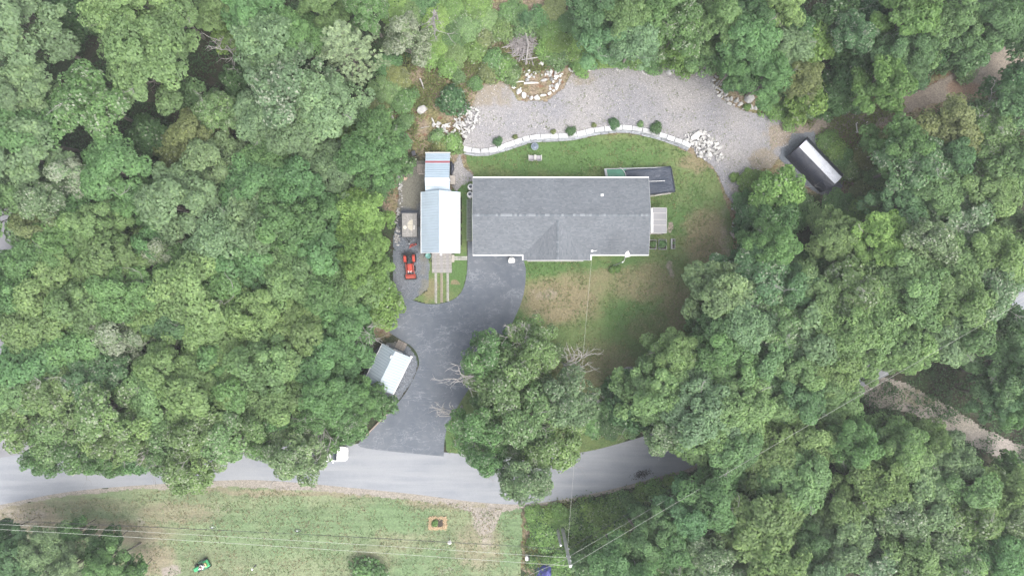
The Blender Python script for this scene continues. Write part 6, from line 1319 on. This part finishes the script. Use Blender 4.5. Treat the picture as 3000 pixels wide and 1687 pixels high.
def forest(lst, side, bands, group):
    rows = {}
    for t in lst: rows.setdefault(bandname(t[2], bands), []).append(t)
    for nm, row in rows.items():
        row.sort(key=lambda t: t[1])
        for i, (k, x, y, rp) in enumerate(row):
            big = rp > 72
            if k == 'w': key = 'silver0'
            elif k in 'db' and rp < 80: key = VR.choice(['low0', 'low1', 'low2'])
            elif rp < 62: key = VR.choice(['low0', 'low1', 'low2'])
            elif k == 'p': key = VR.choice(['broad0', 'broad2', 'broad4', 'pale0', 'pale1', 'tall1'])
            else: key = VR.choice(['broad%d' % j for j in range(7)] + ['tall0', 'tall1', 'pale2'])
            if y > 1180 and side == 'left' and rp > 55: key = VR.choice(['loose0', 'loose1', 'loose2', 'pale0'])
            hgt = (4.2 + rp * .045 if key.startswith('low') else 7.2 + rp * .055) * VR.uniform(.9, 1.12)
            t_ = plant(k, x, y, rp * .95, key, hgt, 'broadleaf_tree')
            tag(t_, '%s broadleaf tree in %s woods, %s, %s from left' % (LEAFN[k], side, nm, ORD[min(i, 20)]), 'tree', group)
forest(LEFT + LEFTW, 'left', BL, 'trees of the left woods'); forest(RIGHT, 'right', BR, 'trees of the right woods')
for (k, x, y, rp), lab in zip(CENTRE, CLAB):
    t_ = plant(k, x, y, rp * 1.0, VR.choice(['loose0', 'loose1', 'loose2']), VR.uniform(10.5, 13), 'broadleaf_tree'); tag(t_, lab, 'tree', 'trees between lawn and road')
for i, (k, x, y, rp) in enumerate(BOTL):
    t_ = plant(k, x, y, rp * .9, VR.choice(['broad1', 'broad3', 'broad5'] if rp > 60 else ['low0', 'low1']), 6 + rp * .05, 'broadleaf_tree'); tag(t_, '%s broadleaf tree in the bottom left corner group, %s from left' % (LEAFN[k], ORD[sorted(q[1] for q in BOTL).index(x)]), 'tree', 'trees in the bottom left corner')
for (x, y, rp, key, hgt, k, lab) in [(1020, 155, 125, 'pine0', 13, 'n', 'large pale feathery pine near the top, left of the scrub'), (1035, 590, 75, 'pine1', 9, 'p', 'small feathery pine at the forest edge left of the gravel lane'), (1108, 545, 48, 'pine0', 6, 'g', 'low feathery pine beside the rubble strip'), (2960, 1110, 85, 'pine1', 13, 't', 'dark pine at the right edge above the dirt drive'), (1540, 60, 30, 'pine1', 3, 'd', 'small dark young pine in the top scrub')]:
    t_ = plant(k, x, y, rp, key, hgt, 'pine_tree', .05); tag(t_, lab, 'tree')
# dead tree skeletons standing clear of the leaves
def dead_tree(px, py, hgt, seed, label, d, L=3.2, depth=3, rad=.11):
    r = random.Random(seed); g = P(px, py, hgt * .6); b = MB(); base = Vector((g.x, g.y, 0)); t_ = empty('dead_branches', base); top_ = Vector((0, 0, hgt * .55))
    b.tube([(0, 0, 0), top_ * .6 + Vector((.1, .1, 0)), top_], [rad * 1.5, rad * 1.2, rad], 6, False)
    for k in range(4): twigs(b, r, top_ * r.uniform(.8, 1), Vector((d[0] + r.uniform(-.5, .5), d[1] + r.uniform(-.5, .5), .55)), L * r.uniform(.8, 1.2), rad * .8, depth)
    b.build('limbs', M_DEAD, t_); return tag(t_, label, 'dead tree')
for a in [(1395, 1105, 13, 1, 'bare grey dead limbs reaching over the driveway left of the middle trees', (-.8, .4), 2.6), (1515, 1030, 12, 2, 'bare pale branching limbs at the top of the middle trees', (-.1, .9), 2.4), (1655, 1075, 11, 3, 'single bare white branch reaching right over the front lawn', (1, .5), 2.2), (1340, 1220, 11, 4, 'bare limbs poking out by the driveway mouth', (-1, .2), 1.8), (930, 1225, 11, 5, 'bare grey limbs above the white car', (-.1, -1), 2.8), (1030, 935, 12, 6, 'bare pinkish grey limbs in the left woods above the shed', (0, -.6), 2.6),
          (450, 75, 13, 7, 'bare grey forked limbs in the top left dark gap', (.1, -.8), 2.4), (270, 1040, 10, 8, 'long grey fallen limb in the left woods below the silvery tree', (-1, -.5), 3.4), (2150, 60, 12, 9, 'bare pale twigs in the dark gap near the top', (.4, .6), 2.2), (2265, 1475, 14, 10, 'bare pale fan of branches amid the lower right trees', (.2, .7), 2.2), (1915, 1640, 11, 11, 'bare forked pale stem near the bottom right of the pole', (.1, -.9), 2.0), (2880, 330, 12, 12, 'bare pale limbs in the right woods below the dirt track', (.3, .3), 2.2), (640, 110, 11, 13, 'bare twigs in a dark gap of the upper left woods', (.6, -.6), 2.2), (420, 1290, 11, 14, 'bare forked limb over the road at lower left', (.2, -1), 2.4), (1270, 25, 9, 15, 'bare grey stem at the top among young trees', (.1, -1), 2.4)]: dead_tree(*a)

# ------------------------------------------------------------------ shrubs
def shrubs(lst, name, group, fmt, cat='shrub', hf=.028):
    lst = sorted(lst, key=lambda t: (t[2] // 60, t[1])); rows = {}
    for (k, x, y, rp) in lst:
        t_ = plant(k, x, y, rp, VR.choice(['bush0', 'bush1', 'bush2'] if rp < 34 else ['low0', 'low1', 'low2']), max(.35, rp * hf * VR.uniform(.8, 1.2)) + .25, name, .18, .5)
        rw__ = y // 60; rows[rw__] = rows.get(rw__, 0) + 1
        yield t_, k, rows[rw__], sorted({q[2] // 60 for q in lst}).index(rw__)
def shrub_group(lst, name, group, where):
    for t_, k, i, row in shrubs(lst, name, group, where):
        tag(t_, '%s shrub %s, %s row down, %s from left' % (LEAFN[k], where, ORD[min(row, 20)], ORD[min(i - 1, 20)]), 'shrub', group)
shrub_group(parse('''b1160,30,45 y1210,50,40 g1250,30,45 b1290,70,45 b1335,50,45 y1370,90,42 g1330,110,40 b1395,30,40 y1430,70,36 b1290,130,36 y1340,160,36 b1390,150,30 o1170,230,34 y1130,270,40 g1140,200,36 b1255,175,30 b1310,200,26 o1420,120,30 y1470,100,30 g1500,45,34 y1540,75,32 g1580,60,30 o1620,40,34 b1610,100,34 b1640,140,40 b1680,150,40 y1700,110,36 b1720,170,30 g1660,75,34 b1600,150,30 y1640,175,28 g1445,180,26 b1480,205,30 o1430,215,24 y1500,225,24 g1395,250,16
y1345,232,18 b1130,380,36 g1180,300,30 o1110,330,34 y1190,360,20 g1165,420,36'''), 'shrub', 'shrubs of the top scrub', 'in the top scrub')
shrub_group(parse('''b1325,420,24 y1345,435,16 o1300,425,20 b1310,440,14 y1285,405,18'''), 'shrub', 'shrubs above the carport', 'just above the carport')
shrub_group(parse('b1770,170,34 g1810,175,34 b1860,178,26 g1900,185,28 b1950,170,30 b1700,195,24 g2010,175,30 y2040,180,26'), 'shrub', 'shrubs along the top gravel edge', 'along the top gravel edge')
shrub_group(parse('''g2130,215,36 d2150,240,36 g2200,250,36 y2290,290,36 b2270,320,32 b2310,330,30 y2330,310,30 g2370,325,26 d2440,310,34 g2500,305,28 b2470,270,40 g2680,215,30 g2760,175,36 y2820,210,30 t2690,240,22 g2980,300,60
b2425,410,26 b2450,440,30 g2470,470,34 y2490,500,30 o2530,470,34 y2560,440,36 o2600,460,34 y2560,520,34 y2590,545,30 o2530,560,34 g2460,600,40 b2490,620,36 y2540,600,34 b2200,530,34 g2190,590,36 b2150,520,12 d2230,590,36 g2340,590,36 y2400,640,40 g2330,640,34 d2460,660,30 y2620,530,30 o2580,410,24 g2660,400,40'''), 'shrub', 'shrubs around the tent', 'in the scrub around the tent')
shrub_group(parse('''b1560,1510,22 b1600,1520,28 b1640,1510,26 y1680,1510,26 b1720,1500,30 b1760,1500,30 b1800,1490,30 y1840,1470,26 b1880,1450,26 b1920,1430,24 b1960,1415,20 b1580,1550,26 b1620,1555,28 y1660,1535,24 b1700,1550,32 b1740,1545,32 b1780,1540,32 y1745,1520,26 b1820,1530,32 g1860,1500,32 b1600,1590,26 b1640,1590,28 b1690,1595,32 b1730,1600,32 g1770,1590,34 b1820,1580,32 b1650,1640,28 y1690,1650,28 b1600,1635,14 b1560,1590,14 b1560,1645,14 b1640,1680,26 y1700,1690,26'''), 'shrub', 'shrubs of the roadside thicket', 'in the thicket around the utility pole')
shrub_group(parse('d1790,1250,36 g1740,1245,30 d1880,1210,40 g1800,1200,44 g1850,1240,36 d1820,1140,40'), 'shrub', 'shrubs below the front lawn', 'below the front lawn')
for (k, x, y, rp, hh_, lab) in [('d', 1326, 298, 34, 1.9, 'round dark green bush alone beside the rubble heap'), ('g', 1078, 1690, 42, 1.8, 'round green bush at the bottom edge of the meadow'), ('d', 1458, 420, 11, .6, 'dark shrub leaning on the wall, first from left'), ('d', 1670, 389, 11, .6, 'dark shrub leaning on the wall, second from left'), ('d', 1797, 365, 13, .7, 'dark shrub leaning on the wall, third from left'), ('d', 1918, 381, 14, .7, 'dark shrub leaning on the wall, fourth from left'),
    ('o', 1510, 405, 6, .4, 'tiny yellow plant behind the wall, first from left'), ('o', 1619, 391, 6, .4, 'tiny yellow plant behind the wall, second from left'), ('o', 1737, 371, 6, .4, 'tiny yellow plant behind the wall, third from left'), ('y', 1873, 368, 8, .45, 'tiny yellow plant behind the wall, fourth from left'), ('b', 1794, 790, 9, .6, 'green plant at the foot of the flagpole'), ('b', 1808, 788, 8, .6, 'second green plant right of the flagpole foot'), ('g', 1396, 258, 12, .7, 'small green bush at the upper left gravel corner'),
    ('g', 1678, 196, 9, .6, 'green plant inside the left stone planter'), ('y', 1817, 194, 9, .6, 'yellow plant inside the middle stone planter'), ('y', 1893, 200, 10, .7, 'yellow plant inside the right stone planter'), ('b', 1274, 1533, 8, .5, 'green flowers inside the straw bed'), ('g', 1912, 716, 9, .5, 'leafy plants in the left raised bed'), ('g', 1940, 716, 11, .55, 'leafy plants in the middle raised bed'), ('g', 1974, 712, 4, .4, 'seedlings in the narrow raised bed'), ('b', 2177, 552, 10, .6, 'light green tuft beside the right stone edging'), ('d', 1515, 226, 9, .5, 'dark plant inside the stone ring'), ('d', 2160, 240, 16, .9, 'dark plant within the right rock border'), ('b', 2182, 320, 9, .4, 'low green weeds before the right rock border')]:
    t_ = plant(k, x, y, rp, VR.choice(['bush0', 'bush1', 'bush2']), hh_, 'shrub', .05, .5); g = G(x, y); t_.location.z = g.z; tag(t_, lab, 'shrub')
# fallen leafy branch on the road
t_ = empty('fallen_branch', P(1880, 1388)); r = random.Random(9); b = MB(); twigs(b, r, (1.0, .1, .05), (-1, -.1, 0), 1.6, .03, 2); b.build('twig', M_BLACK, t_)
n = 260; rs = np.random.RandomState(3); C = np.stack([rs.normal(0, .5, n), rs.normal(0, .22, n), rs.uniform(.02, .12, n)], 1); C[:, 1] += C[:, 0] * .25
cm = quads_mesh('leaves', leaves(C, rs.normal(size=(n, 3)) * .4 + np.array([0, 0, 1]), rs.normal(size=(n, 3)), rs.uniform(.1, .18, n), rs.uniform(.06, .1, n)), rs.rand(n), np.zeros(n)); cm.materials.append(M_LEAF); o = obj('leaves', cm, None, t_); setcol(o, (.035, .038, .04)); o['kind'] = 'stuff'
tag(t_, 'dark withered branch lying on the road at right', 'branch')

# undergrowth: low leaves over the forest floor, nobody could count them
def undergrowth(name, label, polys, n, seed, col, zmax, clear):
    r = np.random.RandomState(seed); out = []; tot = 0
    while tot < n:
        x = r.uniform(-60, 3060, 4000); y = r.uniform(-40, 1730, 4000); ok = np.zeros(len(x), bool)
        for pz in polys: ok |= poly_sd(x, y, pz) > 0
        ok &= fbm(x / 60, y / 60, seed, 3) > .47
        for pz in clear: ok &= poly_sd(x, y, pz) < -12
        out.append(np.stack([x[ok], y[ok]], 1)); tot += ok.sum()
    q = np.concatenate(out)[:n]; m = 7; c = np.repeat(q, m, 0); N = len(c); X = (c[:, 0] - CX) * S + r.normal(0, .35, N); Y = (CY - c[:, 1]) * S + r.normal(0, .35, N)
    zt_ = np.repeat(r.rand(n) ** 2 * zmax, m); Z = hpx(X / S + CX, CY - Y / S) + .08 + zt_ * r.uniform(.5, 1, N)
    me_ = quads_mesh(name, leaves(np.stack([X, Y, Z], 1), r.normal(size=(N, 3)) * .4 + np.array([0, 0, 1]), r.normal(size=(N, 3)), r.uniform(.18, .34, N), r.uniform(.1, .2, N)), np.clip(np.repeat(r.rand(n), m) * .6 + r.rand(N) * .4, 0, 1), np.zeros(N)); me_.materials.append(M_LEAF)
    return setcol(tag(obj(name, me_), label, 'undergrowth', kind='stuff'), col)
FL = [(-60, -40), (1300, -40), (1260, 150), (1150, 200), (1100, 330), (1180, 440), (1150, 560), (1150, 900), (1090, 1000), (1060, 1120), (1090, 1200), (1040, 1290), (700, 1275), (300, 1295), (110, 1310), (60, 1200), (50, 1000), (110, 700), (70, 560), (-60, 540)]
FR = [(1640, -40), (3060, -40), (3060, 60), (2900, 120), (2640, 260), (2440, 320), (2280, 330), (2120, 270), (2090, 180), (1760, 170)]
FR2 = [(3060, 220), (2700, 330), (2600, 420), (2500, 600), (2150, 620), (2150, 860), (1900, 1090), (1740, 1220), (1900, 1240), (2300, 1100), (3060, 700)]
FR3 = [(3060, 920), (2640, 1100), (2050, 1380), (1560, 1490), (1540, 1730), (3060, 1730)]
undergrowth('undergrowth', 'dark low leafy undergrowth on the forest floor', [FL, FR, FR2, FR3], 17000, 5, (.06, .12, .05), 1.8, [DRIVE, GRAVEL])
SC = [(1150, 140), (1640, 20), (1640, 200), (1500, 230), (1420, 240), (1390, 290), (1350, 400), (1330, 440), (1240, 450), (1180, 380)]
undergrowth('undergrowth', 'sparse yellow-green weeds in the brown scrub above the carport', [SC, [(2240, 300), (2640, 300), (2640, 640), (2440, 620), (2480, 470), (2400, 390)], [(1540, 1485), (1900, 1440), (1860, 1687), (1535, 1700)]], 2600, 6, (.14, .17, .06), .5, [GRAVEL])

def tufts(name, label, poly, n, seed, col, holes=()):
    r = np.random.RandomState(seed); q = np.array(poly, float); out = []; tot = 0
    while tot < n:
        x = r.uniform(q[:, 0].min(), q[:, 0].max(), 3000); y = r.uniform(q[:, 1].min(), min(q[:, 1].max(), 1700), 3000)
        ok = (poly_sd(x, y, poly) > 3) & (fbm(x / 28, y / 28, seed, 4) + r.normal(0, .06, len(x)) > .5)
        for hz_ in holes: ok &= poly_sd(x, y, hz_) < -3
        out.append(np.stack([x[ok], y[ok]], 1)); tot += ok.sum()
    q = np.concatenate(out)[:n]; m = 3; c = np.repeat(q, m, 0); N = len(c); X = (c[:, 0] - CX) * S + r.normal(0, .06, N); Y = (CY - c[:, 1]) * S + r.normal(0, .06, N)
    Z = hpx(X / S + CX, CY - Y / S) + r.uniform(.03, .09, N)
    me_ = quads_mesh(name, leaves(np.stack([X, Y, Z], 1), r.normal(size=(N, 3)) * .5 + np.array([0, 0, 1]), r.normal(size=(N, 3)), r.uniform(.08, .2, N), r.uniform(.03, .08, N)), r.rand(N), np.zeros(N)); me_.materials.append(M_LEAF)
    return setcol(tag(obj(name, me_), label, 'grass', kind='stuff'), col)
HOUSE = [(1386, 515), (1902, 515), (1902, 762), (1386, 765)]; MEAD = [(0, 1500), (420, 1434), (860, 1424), (1200, 1458), (1520, 1490), (1525, 1700), (0, 1700)]
tufts('grass_tufts', 'green tufts growing in the lawn round the house', LAWN, 6500, 31, (.10, .17, .055), [HOUSE, DRIVE]); tufts('grass_tufts', 'dry straw tufts in the lawn round the house', LAWN, 3500, 32, (.24, .22, .12), [HOUSE, DRIVE])
tufts('grass_tufts', 'green tufts growing in the lower meadow', MEAD, 4000, 33, (.17, .235, .12)); tufts('grass_tufts', 'dry straw tufts in the lower meadow', MEAD, 4000, 34, (.26, .23, .15))
tufts('grass_tufts', 'weeds sprouting along the gravel yard edge', GRAVEL, 500, 35, (.13, .17, .06))

# thin summer haze over the whole place
hb = MB().box(-950, 950, -950, 950, -1.2, 84.0).mesh('haze'); hm = bpy.data.materials.new('haze_air'); hm.use_nodes = True; ht = hm.node_tree; ht.nodes.clear()
ho = ht.nodes.new('ShaderNodeOutputMaterial'); hv = ht.nodes.new('ShaderNodeVolumePrincipled'); hv.inputs['Color'].default_value = (.93, .95, .97, 1); hv.inputs['Density'].default_value = .0006; hv.inputs['Anisotropy'].default_value = .2
ht.links.new(hv.outputs[0], ho.inputs['Volume']); tag(obj('haze', hb, hm), 'thin pale summer haze in the air', 'haze', kind='stuff')
